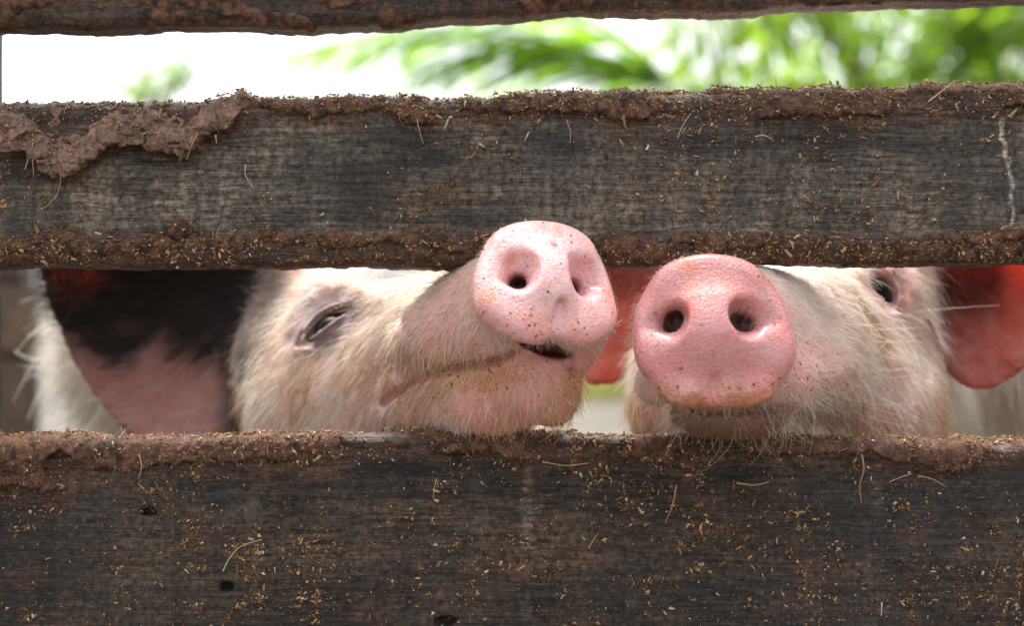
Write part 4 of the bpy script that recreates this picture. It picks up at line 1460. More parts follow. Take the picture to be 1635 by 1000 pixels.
    dirt = dirt * .45 + 0.3 * blob3(V, P(910, 640, 0), (0.02, 0.03, 0.02), .8, .3)
    thin = near_ear * np.clip(0.6 - 0.45 * darkm + .6 * sstep(P(0, 478, .23)[2], P(0, 440, .23)[2], pz) * sstep(.60, .80, uv[:, 0]), 0, 1)
    root = empty("pig", (-0.25, 0.85, 0))
    tag(root, "pig with black patched ear lifting its open-mouthed snout over the plank", "pig", "pigs poking their snouts through the fence")
    mesh_obj("body", V, Q, M_SKIN, root, colors=np.clip(c, 0, 1), extra={"wet": onface, "thin": thin, "dirt": dirt})
    eyeball(root, ec, eR, 0.0170, 0.0135)
    lashes(root, ec, eR, 0.0205, 0.0070, 60, 0.0060, 5)
    # ---- coat
    fl = flow_field(f, [(700, 470, -1, .25), (620, 500, -.9, .5), (560, 600, -.6, .9), (640, 660, -.45, .95), (480, 650, -.5, .9), (440, 560, -.8, .8), (480, 470, -1, -.1), (740, 540, -.35, .9), (700, 620, -.35, .9), (800, 660, -.05, 1), (880, 650, .3, 1), (905, 600, .9, .5), (780, 500, -.8, .6), (420, 690, -.5, 1), (970, 535, 1, .3), (820, 600, -.1, 1), (590, 460, -1, -.05), (250, 600, -1, .35), (150, 450, -1, .1), (60, 560, -1, .35), (90, 650, -.9, .55), (400, 450, -1, -.2)])
    vis = (V[:, 1] < 0.62) & ((N * norm(np.array([0, -D, ZC]) - V)).sum(1) > -0.45) & (V[:, 2] > 0.47)
    visf = vis.astype(float)
    ond = np.maximum(sstep(0.0055, 0.002, dface) * ((V - C) @ R[2] > -0.017), sstep(0.034, 0.028, dface) * ((V - C) @ R[2] > 0.0))
    ond = np.maximum(ond, tun)
    rimd = sstep(-0.006, -0.012, (V - C) @ R[2])
    inmouth = blob3(V, P(868, 553, -0.025), (0.027, 0.045, 0.0115), 0.4, 0.0)
    eyeb = blob3(V, ec + eR[2] * 0.002, (0.016, 0.016, 0.013), 0.3, 0.0)
    ncov = 1 + 0.25 * muz
    dens = visf * (1 - ond) * (1 - inmouth) * (1 - eyeb) * (1 - .97 * eyem) * ncov * (1 - .9 * lipm) * (1 - .85 * blob3(V, P(852, 628, -0.015), (0.055, 0.05, 0.036), 0.7, 0.2, 60))
    dens *= (1 - near_ear) * (near_ear < .4)
    dens *= 1 - 0.9 * low3 * sstep(0.2, 0.8, blob3(V, P(866, 585, -0.03), (0.03, 0.03, 0.02), .6, .1))
    far = sstep(0.28, 0.36, V[:, 1])
    dist = np.linalg.norm(V - C, axis=1)
    ln = 0.0040 + 0.0060 * sstep(0.07, 0.19, dist) + 0.010 * sstep(0.26, 0.38, dist) + .012 * far
    ln = (ln + .0028 * muz) * (1 - 0.1 * muz) * (1 - 0.5 * blob3(V, P(415, 560, .18), (.03, .06, .09), .8, .2))
    def colfn(pos, r):
        m = len(pos)
        base = np.tile([0.82, 0.74, 0.62], (m, 1))
        tan = sstep(0.40, 0.62, fbm(pos, 26.0, 3)) * sstep(P(0, 520, .1)[2], P(0, 620, .1)[2], pos[:, 2]) * sstep(.30, .26, pos[:, 1])
        base = lerp_col(base, (0.52, 0.31, 0.13), tan * 0.95)
        rd = blob3(pos, P(650, 610, 0.06), (0.05, 0.06, 0.03), 0.8, 0.2)
        base = lerp_col(base, (0.52, 0.27, 0.12), rd * 0.7)
        rd2 = blob3(pos, P(780, 600, 0.0), (0.05, 0.05, 0.03), 0.8, 0.2)
        base = lerp_col(base, (0.55, 0.29, 0.10), rd2 * 0.35)
        dk = blob3(pos, P(418, 500, .20), (0.035, 0.06, 0.055), 0.7, 0.3)
        base = lerp_col(base, (0.12, 0.09, 0.08), dk * 0.8)
        br = blob3(pos, P(550, 468, .14), (0.035, 0.05, 0.010), 0.8, 0.3)
        base = lerp_col(base, (0.16, 0.14, 0.14), br * 0.7)
        return np.clip(base * r.uniform(0.72, 1.15, (m, 1)), 0, 1)
    pts, rad, hc, _ = hairs(V, Q, N, dens, ln, fl, 72000, 31, colfn, 6, 0.20, (0.00009, 0.00017), 0.40, bend=.15, jitter=.16)
    p2, r2, h2, _ = hairs(V, Q, N, dens, ln * 1.25, fl, 13000, 32, lambda p, r: colfn(p, r) * r.uniform(.6, 1.2, (len(p), 1)), 6, 0.28, (0.00015, 0.00025), 0.3, bend=.25, jitter=.2)
    hair_obj("fur", np.concatenate([pts, p2]), M_HAIR, root, np.concatenate([rad, r2]), np.clip(np.concatenate([hc, h2]), 0, 1))
    nk = visf * far * (1 - near_ear)
    pts, rad, hc, _ = hairs(V, Q, N, nk, np.full(len(V), 0.036), fl, 2600, 38, lambda p, r: np.tile([0.84, 0.80, 0.72], (len(p), 1)) * r.uniform(.45, 1.1, (len(p), 1)), 6, 0.62, (0.0003, 0.0007), 0.6, bend=.35, jitter=.4)
    hair_obj("neck_hair", pts, M_HAIR, root, rad, hc)
    # short bristles round the snout rim
    ring = visf * ond * 0 + visf * sstep(0.006, 0.001, np.abs(dface)) * sstep(-0.003, -0.008, (V - C) @ R[2])
    rdir = lambda p: norm(norm(p - C) + n * 0.15 + np.array([0, 0, -0.25]))
    pts, rad, hc, _ = hairs(V, Q, N, ring, np.full(len(V), 0.0040), rdir, 900, 33, lambda p, r: np.tile([0.66, 0.52, 0.36], (len(p), 1)) * r.uniform(.7, 1.1, (len(p), 1)), 5, 0.75, (0.00006, 0.0001))
    hair_obj("snout_bristles", pts, M_HAIR, root, rad, hc)
    # dark sparse guard hairs on the nose bridge and chin whiskers
    gd = visf * blob3(V, P(710, 460, 0.06), (0.07, 0.07, 0.03), 0.6, 0.2) * (1 - ond)
    pts, rad, hc, _ = hairs(V, Q, N, gd, np.full(len(V), 0.0065), fl, 260, 35, lambda p, r: np.tile([0.07, 0.05, 0.04], (len(p), 1)), 5, 0.55, (0.00008, 0.00012))
    hair_obj("guard_hairs", pts, M_HAIR, root, rad, hc)
    wd = visf * (blob3(V, P(880, 640, -0.01), (0.05, 0.05, 0.035), 0.6, 0.2) + 0.6 * blob3(V, P(740, 600, .02), (0.06, 0.05, 0.04), .6, .2) + 0.15 * blob3(V, P(600, 620, .1), (0.09, 0.09, 0.06), .6, .2)) * (1 - ond) * (1 - inmouth)
    pts, rad, hc, _ = hairs(V, Q, N, wd, np.full(len(V), 0.010), fl, 1000, 36, lambda p, r: np.array([[.78, .62, .40], [.66, .40, .17], [.84, .74, .56]])[r.integers(0, 3, len(p))] * r.uniform(.7, 1.1, (len(p), 1)), 6, 0.32, (0.00011, 0.00019), bend=.35)
    hair_obj("whiskers", pts, M_HAIR, root, rad, hc)
    # ear hair: dark on the inside, pale fringe on the edge
    ed = visf * near_ear * darkm
    pts, rad, hc, _ = hairs(V, Q, N, ed, np.full(len(V), 0.016), fl, 9000, 37, lambda p, r: lerp_col(np.tile([0.045, 0.03, 0.024], (len(p), 1)), (0.16, 0.10, 0.07), sstep(.5, .7, fbm(p, 60., 3))) * r.uniform(.6, 1.2, (len(p), 1)), 6, 0.22, (0.0001, 0.0002))
    hair_obj("ear_hair", pts, M_HAIR, root, rad, hc)
    crumbs(root, V, Q, N, visf * np.clip(0.035 * muz + 0.10 * onface + 0.9 * blob3(V, P(770, 592, 0), (0.05, 0.05, 0.018), 0.8, 0.3) + 0.9 * blob3(V, P(912, 640, -.01), (0.018, 0.03, 0.03), .8, .3) + .5 * lower, 0, 2), 420, 71)
    return f
fL = build_left_pig()

# ================================================================== right pig
def build_right_pig():
    ops = []
    C = P(1140, 527, -0.068)
    n = norm([-0.10, -0.955, 0.20])
    R, on = disc_tools(C, n, (-0.03, 0, 1))
    outline = [(1120, 405), (1160, 408), (1200, 423), (1237, 453), (1262, 500), (1272, 548), (1262, 592), (1232, 626), (1185, 646), (1140, 650), (1098, 645), (1058, 627), (1025, 590), (1010, 540), (1014, 495), (1034, 455), (1070, 421)]
    face = disc_sdf(C, R, [on(*q) for q in outline], 0.010, 0.0085)
    ops += [('+', cone(C - n * 0.022, P(1180, 545, 0.015), 0.040, 0.0465), 0.012),
            ('+', cone(P(1180, 545, 0.015), P(1250, 550, 0.09), 0.0465, 0.060), 0.02),
            ('+', cone(P(1250, 545, 0.09), P(1290, 520, 0.19), 0.060, 0.090), 0.03),
            ('+', ell(P(1275, 470, 0.22), (0.092, 0.09, 0.085)), 0.03),
            ('+', ell(P(1372, 668, 0.150), (0.062, 0.085, 0.085)), 0.035),
            ('+', ell(P(1130, 630, 0.170), (0.062, 0.085, 0.075)), 0.035),
            ('+', ell(P(1408, 482, 0.160), (0.034, 0.05, 0.036)), 0.02),
            # hanging upper lips either side
            ('+', ell(P(1285, 585, 0.012), (0.034, 0.032, 0.0220)), 0.018),
            ('+', ell(P(1240, 602, -0.020), (0.030, 0.028, 0.020)), 0.018),
            ('+', ell(P(1045, 612, -0.004), (0.013, 0.028, 0.014)), 0.018)]
    ops.append(('+', face, 0.006))
    low = [('+', ell(P(1168, 660, 0.000), (0.040, 0.036, 0.0175)), 0.014),
           ('+', cone(P(1190, 676, 0.045), P(1290, 690, 0.13), 0.020, 0.06), 0.02)]
    ops.append(('+', build_field(low), 0.008))
    full = build_field(list(ops))
    line = [(1062, 648), (1110, 655), (1160, 657), (1215, 655), (1270, 648), (1320, 630), (1358, 604)]
    pts = [hit(full, *q) for q in line]
    ops.append(('-', chain(pts, [0.0018, 0.0022, 0.0022, 0.0022, 0.0025, 0.003, 0.002]), 0.004))
    snout_ops(ops, C, R, on,
              holes=[(1072, 521, 0.0064, [(0.000, 0.000, 0.006), (0.001, 0.001, -0.006), (0.004, 0.004, -0.018), (0.006, 0.006, -0.03)]),
                     (1076, 511, 0.0050, [(0.001, 0.001, 0.006), (0.002, 0.002, -0.010)]),
                     (1184, 514, 0.0060, [(-0.001, 0.001, 0.006), (-0.002, 0.001, -0.006), (-0.005, 0.004, -0.018), (-0.007, 0.006, -0.03)]),
                     (1193, 521, 0.0052, [(0.001, -0.001, 0.006), (-0.001, 0.000, -0.010)])],
              bowls=[(1062, 520, 0.014, 0.010, 0.5, 0, 0, 0.0028), (1200, 510, 0.015, 0.0105, -0.4, 0, 0, 0.0028), (1073, 518, 0.0075, 0.011, -0.45, 0, 0, 0.0070), (1188, 516, 0.0105, 0.0080, -0.75, 0, 0, 0.0070)],
              ridges=[(1128, 555, 0.016, 0.022, 0.0056), (1060, 565, 0.015, 0.012, 0.0050), (1215, 560, 0.017, 0.012, 0.0052), (1130, 440, 0.030, 0.012, 0.0048), (1100, 628, 0.016, 0.007, 0.004), (1190, 628, 0.016, 0.007, 0.004)],
              grooves=[([(1098, 521), (1120, 524), (1142, 524), (1160, 521)], 0.0008, 0.0066), ([(1140, 610), (1141, 640)], 0.0012, 0.005)])
    ec, eR, ep = eye_ops(ops, full, 1406, 463, (52, 34), 0.0180, 0.0130, 0.0140, 0.001)
    # tear crease from the inner corner and cheek fold
    for pix, rr in (([(1362, 462), (1378, 490), (1398, 520), (1420, 552)], .003), ([(1440, 500), (1470, 545), (1482, 600)], .003)):
        cr = [hit(full, *q) for q in pix]
        ops.append(('-', chain(cr, [rr * .6, rr, rr, rr * .5][:len(cr)]), 0.010))
    br = [hit(full, *q) for q in [(1365, 440), (1395, 424), (1430, 430), (1455, 462)]]
    ops.append(('+', chain([b + np.array([0, 0.004, 0]) for b in br], [.004, .008, .008, .004]), 0.012))
    ear1 = Sheet([P(1458, 385, .135), P(1541, 345, .155), P(1626, 360, .165), P(1711, 420, .155),
                  P(1461, 432, .135), P(1539, 430, .175), P(1621, 440, .182), P(1694, 480, .155),
                  P(1466, 482, .128), P(1526, 515, .158), P(1606, 522, .162), P(1670, 540, .146),
                  P(1472, 515, .118), P(1511, 582, .125), P(1566, 618, .132), P(1628, 588, .136)], 0.0042, 0.0022)
    ear2 = Sheet([P(1075, 370, .20), P(1000, 350, .225), P(940, 370, .235), P(885, 400, .23),
                  P(1072, 430, .20), P(1000, 430, .230), P(940, 440, .240), P(895, 460, .225),
                  P(1062, 490, .195), P(1005, 510, .215), P(950, 530, .225), P(912, 545, .215),
                  P(1052, 545, .185), P(1012, 585, .195), P(985, 606, .205), P(942, 612, .205)], 0.0042, 0.0022)
    ops += [('+', cone(P(1310, 560, 0.27), np.array([0.34, 0.52, 0.55]), 0.10, 0.15), 0.05),
            ('+', ell(np.array([0.49, 0.46, 0.625]), (0.135, 0.12, 0.085)), 0.04)]
    legs_and_body(ops, (0.36, 0.62, 0.475), (0.56, 1.26, 0.47))
    ops += [('+', ear1, 0.010), ('+', ear2, 0.010)]
    ops.append(('+', chain([P(1462, 420, .150), P(1464, 480, .142), P(1478, 530, .130), P(1500, 572, .126)], [.012, .009, .005, .003]), 0.012))
    f = build_field(ops)
    xs = axis_fine(0.03, 0.04, 0.385, 0.80, 0.00165)
    ys = axis_fine(-0.11, -0.105, 0.10, 1.55, 0.00165, 1.02, 0.018)
    zs = axis_fine(-0.02, 0.545, 0.70, 0.78, 0.00165)
    V, Q = surface_nets(f, xs, ys, zs)
    V = smooth_verts(V, Q, 4)
    N = vert_normals(V, Q)
    disp = (fbm(V, 120.0, 3) - 0.5) * 0.0011 + (fbm(V, 38.0, 3) - 0.5) * 0.0028
    dface = face(V.astype(np.float32))
    onface = np.maximum(sstep(0.0115, 0.0075, dface), sstep(0.034, 0.028, dface) * ((V - C) @ R[2] > 0.001)) * sstep(-0.0085, -0.0045, (V - C) @ R[2])
    V = V + N * (disp * (1 - 0.75 * onface))[:, None]
    N = vert_normals(V, Q)
    d1 = ear1.near_all(V)[1]
    d2 = ear2.near_all(V)[1]
    near_ear = np.maximum(sstep(0.007, 0.0045, d1), sstep(0.007, 0.0045, d2))
    near_ear = np.maximum(near_ear, sstep(0.020, 0.012, d1) * sstep(P(1488, 0, .14)[0], P(1512, 0, .14)[0], V[:, 0] + (fbm(V, 80., 3) - .5) * .012))
    c = np.tile(SKIN_PALE, (len(V), 1))
    muz = blob3(V, P(1170, 590, -0.03), (0.075, 0.06, 0.055), 0.5, 0.18, 50)
    lip = blob3(V, P(1280, 595, -0.02), (0.042, 0.045, 0.022), 0.5, 0.2, 50)
    c = lerp_col(c, (0.64, 0.37, 0.34), np.maximum(muz * 0.7, lip * .9))
    c = lerp_col(c, (0.62, 0.265, 0.255), onface)
    fw = (V - C) @ R[1]
    c = lerp_col(c, (0.66, 0.31, 0.30), onface * sstep(-0.008, 0.0, fw) * sstep(0.03, 0.0, fw) * .6)
    redp = onface * sstep(0.45, 0.7, fbm(V, 45.0, 4))
    c = lerp_col(c, (0.66, 0.26, 0.24), redp * 0.5)
    lowr = onface * sstep(-0.026, -0.042, fw) * sstep(.42, .58, fbm(V, 130., 4))
    c = lerp_col(c, (0.40, 0.16, 0.045), lowr * .8)
    topd = onface * sstep(0.018, 0.036, fw) * sstep(.46, .62, fbm(V + 3, 90., 4))
    c = lerp_col(c, (0.60, 0.24, 0.13), topd * .6)
    for q, rr in (((1072, 518), .010), ((1190, 517), .011)):
        m = blob3(V, local_pt(C, R, *on(*q), -0.002), (rr, rr, rr), 0.9, 0.1, 100)
        c = lerp_col(c, (0.48, 0.20, 0.21), m * 0.65)
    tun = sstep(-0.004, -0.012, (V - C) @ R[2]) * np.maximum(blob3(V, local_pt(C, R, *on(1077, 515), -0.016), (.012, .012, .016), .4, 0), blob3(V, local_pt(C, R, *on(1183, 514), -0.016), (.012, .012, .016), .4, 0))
    c = lerp_col(c, (0.10, 0.025, 0.035), tun * .9)  # nostril tunnels coloured dark in place of deep shade
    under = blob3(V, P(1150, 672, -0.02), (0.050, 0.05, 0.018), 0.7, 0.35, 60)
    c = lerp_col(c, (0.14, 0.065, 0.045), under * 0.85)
    eyem = blob3(V, ep, (0.032, 0.03, 0.024), 0.9, 0.25, 70)
    c = lerp_col(c, (0.66, 0.38, 0.37), eyem * 0.95)
    tear = np.zeros(len(V))
    for q in ((1370, 478), (1384, 500), (1400, 525), (1412, 548)):
        tear = np.maximum(tear, blob3(V, hit(full, *q), (0.006, 0.012, 0.009), 0.8, 0.3, 90))
    c = lerp_col(c, (0.42, 0.24, 0.08), tear * 0.7)
    c = lerp_col(c, (0.56, 0.29, 0.25), near_ear)
    c = lerp_col(c, (0.34, 0.13, 0.11), near_ear * sstep(.45, .7, fbm(V, 34., 4)) * .6)
    e2 = sstep(0.007, 0.0045, d2) * sstep(P(0, 520, .22)[2], P(0, 440, .22)[2], V[:, 2] + (fbm(V, 50., 3) - .5) * .03)
    c = lerp_col(c, (0.16, 0.05, 0.04), e2 * .75)  # shading gradient painted on the far ear, darker towards the top
    inner = near_ear * blob3(V, P(1530, 440, .17), (0.045, 0.06, 0.028), 0.9, .3, 40)
    c = lerp_col(c, (0.10, 0.032, 0.028), inner * 0.85)
    dirt = np.clip(onface * 0.6 + lip * .8 + muz * .5, 0, 1) * .5
    root = empty("pig", (0.45, 0.9, 0))
    tag(root, "pale pink pig facing the camera with closed mouth resting on the plank", "pig", "pigs poking their snouts through the fence")
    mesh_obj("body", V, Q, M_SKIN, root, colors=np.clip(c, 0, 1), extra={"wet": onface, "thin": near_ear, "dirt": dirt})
    eyeball(root, ec, eR, 0.0160, 0.0122)
    lashes(root, ec, eR, 0.0175, 0.0130, 40, 0.0065, 6, out=True)
    fl = flow_field(f, [(1300, 470, 1, .25), (1250, 440, .9, -.2), (1350, 520, 1, .35), (1400, 580, .8, .7), (1450, 640, .4, 1), (1330, 560, .9, .4), (1300, 620, .8, .6), (1380, 670, .6, .9), (1250, 670, .5, .9), (1150, 690, 0, 1), (1060, 680, -.5, .9), (1005, 620, -1, .35), (1015, 680, -.8, .6), (1440, 430, 1, .1), (1500, 560, .5, 1), (1480, 500, .8, .6), (1520, 660, .4, 1), (1580, 560, .8, .6), (1600, 650, .5, 1)])
    vis = (V[:, 1] < 0.66) & ((N * norm(np.array([0, -D, ZC]) - V)).sum(1) > -0.45) & (V[:, 2] > 0.47)
    visf = vis.astype(float)
    ond = np.maximum(sstep(0.0055, 0.002, dface) * ((V - C) @ R[2] > -0.017), sstep(0.034, 0.028, dface) * ((V - C) @ R[2] > 0.0))
    ond = np.maximum(ond, tun)
    eyeb = blob3(V, ec + eR[2] * 0.002, (0.018, 0.018, 0.014), 0.3, 0.0)
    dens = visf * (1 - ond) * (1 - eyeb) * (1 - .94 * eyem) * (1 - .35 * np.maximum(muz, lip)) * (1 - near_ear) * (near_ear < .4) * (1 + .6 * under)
    dist = np.linalg.norm(V - C, axis=1)
    ln = 0.0055 + 0.0055 * sstep(0.07, 0.19, dist) + 0.014 * sstep(0.26, 0.38, dist)
    def colfn(pos, r):
        m = len(pos)
        base = np.tile([0.84, 0.79, 0.70], (m, 1))
        tan = sstep(0.40, 0.60, fbm(pos, 24.0, 3)) * sstep(P(0, 500, .1)[2], P(0, 610, .1)[2], pos[:, 2]) * sstep(.30, .26, pos[:, 1])
        base = lerp_col(base, (0.54, 0.35, 0.17), tan * 0.9)
        st = np.zeros(m)
        for q in ((1384, 505), (1400, 535), (1412, 560), (1420, 590)):
            st = np.maximum(st, blob3(pos, hit(full, *q), (0.007, 0.012, 0.011), 0.9, 0.45, 60))
        base = lerp_col(base, (0.50, 0.30, 0.11), st * 0.6)
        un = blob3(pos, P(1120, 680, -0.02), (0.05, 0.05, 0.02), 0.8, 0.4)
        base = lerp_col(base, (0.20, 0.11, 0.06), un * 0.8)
        return np.clip(base * r.uniform(0.72, 1.15, (m, 1)), 0, 1)
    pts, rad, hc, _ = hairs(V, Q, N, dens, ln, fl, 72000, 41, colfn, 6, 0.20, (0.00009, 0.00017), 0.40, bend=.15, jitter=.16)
    p2, r2, h2, _ = hairs(V, Q, N, dens, ln * 1.25, fl, 13000, 42, lambda p, r: colfn(p, r) * r.uniform(.6, 1.2, (len(p), 1)), 6, 0.28, (0.00015, 0.00025), 0.3, bend=.25, jitter=.2)
    hair_obj("fur", np.concatenate([pts, p2]), M_HAIR, root, np.concatenate([rad, r2]), np.clip(np.concatenate([hc, h2]), 0, 1))
    ring = visf * sstep(0.006, 0.001, np.abs(dface)) * sstep(-0.005, -0.010, (V - C) @ R[2])
    rdir = lambda p: norm(norm(p - C) + n * 0.1 + np.array([0, 0, -0.25]))
    pts, rad, hc, _ = hairs(V, Q, N, ring, np.full(len(V), 0.0055), rdir, 700, 43, lambda p, r: np.tile([0.66, 0.55, 0.42], (len(p), 1)) * r.uniform(.7, 1.1, (len(p), 1)), 5, 0.7, (0.00007, 0.00011))
    hair_obj("snout_bristles", pts, M_HAIR, root, rad, hc)
    # curved hairs leaning out over the nostrils
    nd = visf * onface * np.maximum(blob3(V, local_pt(C, R, *on(1056, 498), 0), (.012, .012, .012), .6, .1), blob3(V, local_pt(C, R, *on(1208, 496), 0), (.014, .012, .012), .6, .1))
    pts, rad, hc, _ = hairs(V, Q, N, nd, np.full(len(V), 0.0085), lambda p: norm(np.array([0.35, 0, 0.9]) * np.ones((len(p), 1)) * np.sign(P(1128, 0, -.06)[0] - p[:, :1] * np.array([1, 0, 0]) + 1e-6).clip(-1, 1)[:, :1] + np.array([0, 0, .5])), 70, 44, lambda p, r: np.tile([0.70, 0.52, 0.42], (len(p), 1)), 6, 0.35, (0.00006, 0.0001), bend=.5)
    hair_obj("nostril_hairs", pts, M_HAIR, root, rad, hc)
    wd = visf * (blob3(V, P(1330, 600, 0.0), (0.06, 0.06, 0.05), 0.6, 0.2) + .8 * blob3(V, P(1010, 630, 0.0), (0.03, 0.06, 0.04), .6, .2) + .5 * blob3(V, P(1180, 690, 0), (0.08, 0.05, 0.025), .6, .2)) * (1 - ond)
    pts, rad, hc, _ = hairs(V, Q, N, wd, np.full(len(V), 0.017), fl, 700, 46, lambda p, r: np.tile([0.78, 0.68, 0.55], (len(p), 1)) * r.uniform(.7, 1.1, (len(p), 1)), 6, 0.4, (0.00009, 0.00016), bend=.5)
    hair_obj("whiskers", pts, M_HAIR, root, rad, hc)
    # a few long feelers on cheek and brow
    fd = visf * (blob3(V, P(1365, 560, .05), (0.02, 0.05, 0.045), .6, .1) + .7 * blob3(V, P(1430, 500, .13), (0.015, 0.04, 0.02), .6, .1))
    pts, rad, hc, _ = hairs(V, Q, N, fd, np.full(len(V), 0.040), lambda p: np.tile(norm([1.0, 0.15, 0.02]), (len(p), 1)), 22, 47, lambda p, r: np.tile([0.82, 0.72, 0.58], (len(p), 1)), 8, 0.4, (0.00016, 0.00024), bend=.2, jitter=.12)
    hair_obj("feelers", pts, M_HAIR, root, rad, hc)
    ed = visf * near_ear
    pts, rad, hc, _ = hairs(V, Q, N, ed, np.full(len(V), 0.007), fl, 2400, 48, lambda p, r: np.tile([0.55, 0.36, 0.26], (len(p), 1)) * r.uniform(.6, 1.2, (len(p), 1)), 5, 0.2, (0.00006, 0.0001))
    hair_obj("ear_hair", pts, M_HAIR, root, rad, hc)
    low_rim = onface * sstep(-0.030, -0.042, fw)
    crumbs(root, V, Q, N, visf * np.clip(0.05 * onface + 1.0 * low_rim + 0.35 * lip + 0.5 * under + 0.5 * blob3(V, P(1245, 640, -.04), (.02, .03, .012), .8, .3), 0, 2), 480, 81)
    return f
fR = build_right_pig()

# ------------------------------------------------------------------ background: palms and trees beyond the pen
def tube(path, rads, m=7):
    path = np.asarray(path, float)
    tan = norm(np.gradient(path, axis=0))
    ref = np.array([0.31, 0.87, 0.2])
    s = norm(np.cross(tan, ref))
    u = np.cross(s, tan)
    a = np.linspace(0, 2 * np.pi, m, endpoint=False)
    r = np.asarray(rads)[:, None]
    V = path[:, None] + s[:, None] * (np.cos(a) * r)[..., None] + u[:, None] * (np.sin(a) * r)[..., None]
    return V.reshape(-1, 3), grid_faces(len(path), m, True)

def join(parts):
    V, Fs, k = [], [], 0
    for v, f in parts:
        V.append(v); Fs.append(f + k); k += len(v)
    return np.concatenate(V), np.concatenate(Fs)

def bg(px, py, y): return P(px, py, y)

def leaf_faces(base, d, nrm, L, W):
    """folded lance leaves: 6 verts, 4 quads... two folded halves each"""
    n = len(base)
    s = norm(np.cross(d, nrm))
    up = norm(np.cross(s, d))
    t = np.array([0, 0.45, 1.0])
    mid = base[:, None] + d[:, None] * (L[:, None] * t)[..., None] - np.array([0, 0, 1.0]) * (L[:, None] * 0.18 * t ** 2)[..., None]
    wid = np.array([0.15, 1.0, 0.03])
    a = mid + s[:, None] * (W[:, None] * wid / 2)[..., None] + up[:, None] * (W[:, None] * wid * 0.18)[..., None]
    b = mid - s[:, None] * (W[:, None] * wid / 2)[..., None] + up[:, None] * (W[:, None] * wid * 0.18)[..., None]
    V = np.concatenate([a, mid, b], 1)             # 9 verts
    q = np.array([(0, 1, 4, 3), (1, 2, 5, 4), (3, 4, 7, 6), (4, 5, 8, 7)])
    return V.reshape(-1, 3), (np.arange(n)[:, None, None] * 9 + q[None]).reshape(-1, 4)

def palm(base, height, fronds, label, seed):
    r = np.random.default_rng(seed)
    root = empty("palm_tree", base)
    tag(root, label, "palm tree", "palms beyond the pen")
    top = np.array(base) + [0, 0, height]
    z = np.linspace(0, 1, 16)
    path = np.stack([base[0] + 0.06 * np.sin(z * 3), base[1] + 0 * z, base[2] - 0.05 + (height + 0.05) * z], 1)
    V, Fc = tube(path, 0.10 - 0.03 * z + 0.006 * (np.arange(16) % 2), 12)
    mesh_obj("trunk", V, Fc, M_BARK, root)
    for (az, el, L, droop) in fronds:
        d = np.array([math.cos(az) * math.cos(el), math.sin(az) * math.cos(el), math.sin(el)])
        t = np.linspace(0, 1, 16)
        rib = top + d * (L * t)[:, None] + np.array([0, 0, -1.0]) * (droop * L * t ** 2)[:, None]
        parts = [tube(rib, 0.014 * (1 - 0.85 * t) + 0.002, 5)]
        n = 11
        tt = np.linspace(0.10, 0.99, n)
        pos = np.stack([np.interp(tt, t, rib[:, k]) for k in range(3)], 1)
        tan = norm(np.stack([np.interp(tt, t, np.gradient(rib[:, k])) for k in range(3)], 1))
        side = norm(np.cross(tan, [0, 0, 1.0]))
        for s in (-1, 1):
            dd = norm(tan * 0.95 + side * s * 0.7 + np.array([0, 0, -0.25]) + r.normal(size=(n, 3)) * 0.07)
            Ls = L * 0.36 * np.sin(np.pi * (0.12 + 0.86 * tt)) ** 0.6 * r.uniform(.85, 1.1, n)
            parts.append(leaf_faces(pos, dd, np.cross(dd, side * s) + [0, 0, .3], Ls, np.full(n, 0.062)))
        V, Fc = join(parts)
        mesh_obj("frond", V, Fc, M_LEAF_P, root)
    return root

def broadleaf(base, trunk_h, crown_c, crown_r, n, leaf, label, seed, mat, group="trees beyond the pen", clusters=26, name="leafy_tree"):
    r = np.random.default_rng(seed)
    root = empty(name, base)
    tag(root, label, "tree", group)
    base, crown_c, crown_r = np.array(base, float), np.array(crown_c, float), np.array(crown_r, float)
    fork = base + (crown_c - base) * 0.45
    t = np.linspace(0, 1, 10)
    path = base + (fork - base) * t[:, None] + np.stack([0.05 * np.sin(t * 5), 0.04 * np.cos(t * 4) - .04, 0 * t], 1)
    parts = [tube(path, 0.11 - 0.05 * t, 10)]
    cl = []
    for k in range(clusters):
        d = norm(r.normal(size=3))
        c = crown_c + d * crown_r * r.uniform(0.35, 0.95) ** 0.6
        cl.append(c)
        if k < 14:
            mid = (fork + c) / 2 + r.normal(size=3) * 0.06
            s = np.linspace(0, 1, 9)[:, None]
            bp = fork * (1 - s) ** 2 + 2 * mid * s * (1 - s) + c * s ** 2
            parts.append(tube(bp, 0.045 * (1 - 0.85 * s[:, 0]), 6))
    V, Fc = join(parts)
    mesh_obj("trunk", V, Fc, M_BARK, root)
    cl = np.array(cl)
    ci = r.integers(0, len(cl), n)
    size = crown_r.mean() * 0.34 * r.uniform(0.6, 1.4, len(cl))
    g = r.normal(size=(n, 3))
    pos = cl[ci] + g * size[ci][:, None] * 0.55
    d = norm(norm(g) * 0.6 + r.normal(size=(n, 3)) * 0.6 + np.array([0, 0, -0.35]))
    nr = norm(r.normal(size=(n, 3)) + np.array([0, 0, 1.2]))
    V, Fc = leaf_faces(pos, d, nr, leaf * r.uniform(0.7, 1.3, n), leaf * 0.45 * r.uniform(0.7, 1.2, n))
    mesh_obj("crown", V, Fc, mat, root)
    return root

def on_ground(p): return (p[0], p[1], 0.0)

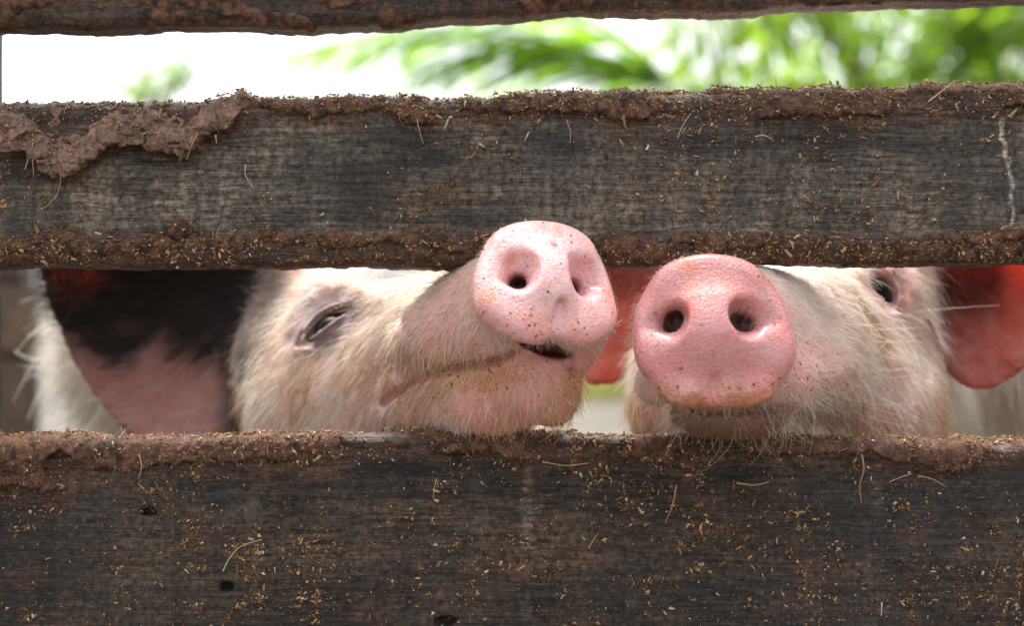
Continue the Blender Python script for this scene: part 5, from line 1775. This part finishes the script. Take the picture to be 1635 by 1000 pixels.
palm(on_ground(bg(1078, 500, 4.6)), bg(1078, 150, 4.6)[2], [(math.radians(a), math.radians(e), L, dr) for a, e, L, dr in
     ((181, 30, 1.75, .42), (186, 44, 1.7, .62), (179, 24, 1.6, .30), (190, 20, 1.1, .26), (172, 36, 1.35, .55), (178, 54, 1.5, .75), (150, 40, 1.2, .6), (25, 22, 0.55, .5), (-20, 8, 0.5, .4), (60, 30, 0.6, .7), (110, 35, 0.9, .7), (250, 20, 0.6, .8))],
     "palm with long feathery fronds above the lifted snout", 5)
tc = bg(1450, 70, 6.0)
broadleaf(on_ground(bg(1740, 500, 6.6)), 1.0, tc, (0.84, 0.6, 0.8), 2700, 0.14, "dense bright green leafy tree behind the pale pig", 9, M_LEAF_A, clusters=34)
broadleaf(on_ground(bg(1190, 500, 12.0)), 1.0, bg(1170, 60, 12.0), (0.75, 0.8, 1.0), 330, 0.24, "thin tree with white sky showing between palm and dense tree", 13, M_LEAF_A, clusters=20)
broadleaf(on_ground(bg(235, 500, 6.0)), 1.0, bg(250, 115, 6.0), (0.15, 0.15, 0.17), 90, 0.085, "slender sapling with few leaves against white sky at left", 29, M_LEAF_A, clusters=5, name="sapling_tree")

# rough grass and a weedy bank behind the pen
def grass_patch(name, cx, cy, sx, sy, n, h, label, seed):
    r = np.random.default_rng(seed)
    base = np.stack([cx + r.normal(size=n) * sx, cy + r.normal(size=n) * sy, np.zeros(n)], 1)
    d = norm(np.stack([r.normal(size=n) * .45, r.normal(size=n) * .45, np.ones(n)], 1))
    V, Fc = leaf_faces(base, d, norm(r.normal(size=(n, 3)) * [1, 1, .1]), h * r.uniform(.5, 1.3, n), np.full(n, 0.022) * r.uniform(.6, 1.4, n))
    o = mesh_obj(name, V, Fc, M_LEAF_G)
    tag(o, label, "grass", kind="stuff")
grass_patch("grass", 1.4, 11.0, 1.3, 0.8, 6000, 0.42, "rough green grass beyond the pen between the pigs", 61)

# dark plank wall on the far side of the pen, seen only at the left edge
def far_wall():
    root = empty("plank_fence", (-2.2, 3.2, 0))
    tag(root, "dark blurred plank fence across the pen at far left", "fence", kind="thing")
    r = np.random.default_rng(91)
    def slab(name, x0, x1, y0, y1, z0, z1, col):
        n = 14
        xs = np.linspace(x0, x1, n)
        sec = np.array([(y0, z0), (y0 - .004, (z0 + z1) / 2), (y0, z1), (y1, z1), (y1, z0)])
        G = np.zeros((n, 5, 3))
        G[..., 0] = xs[:, None]
        G[..., 1] = sec[:, 0]
        G[..., 2] = sec[:, 1] + (vnoise(np.stack([xs * 3, np.full(n, z0 * 9), np.zeros(n)], 1))[:, None] - .5) * .02
        V = G.reshape(-1, 3)
        fs = [tuple(q) for q in grid_faces(n, 5, True)] + [(4, 3, 2, 1, 0), tuple((n - 1) * 5 + k for k in range(5))]
        mesh_obj(name, V, fs, M_WOOD, root, smooth=False, colors=np.tile(col, (len(V), 1)) * (0.6 + .8 * fbm(V, 6., 3)[:, None]))
    for k, (z0, z1) in enumerate(((0.06, 0.27), (0.30, 0.52), (0.55, 0.74), (0.77, 0.93))):
        slab("board", -3.1, -1.40 + r.uniform(-.03, .03), 3.18, 3.21, z0, z1, np.array([0.085, 0.062, 0.045]) * r.uniform(.7, 1.4))
    for x in (-2.95, -1.52):
        slab("post", x, x + 0.09, 3.213, 3.30, -0.2, 1.05, np.array([0.06, 0.045, 0.033]))
far_wall()
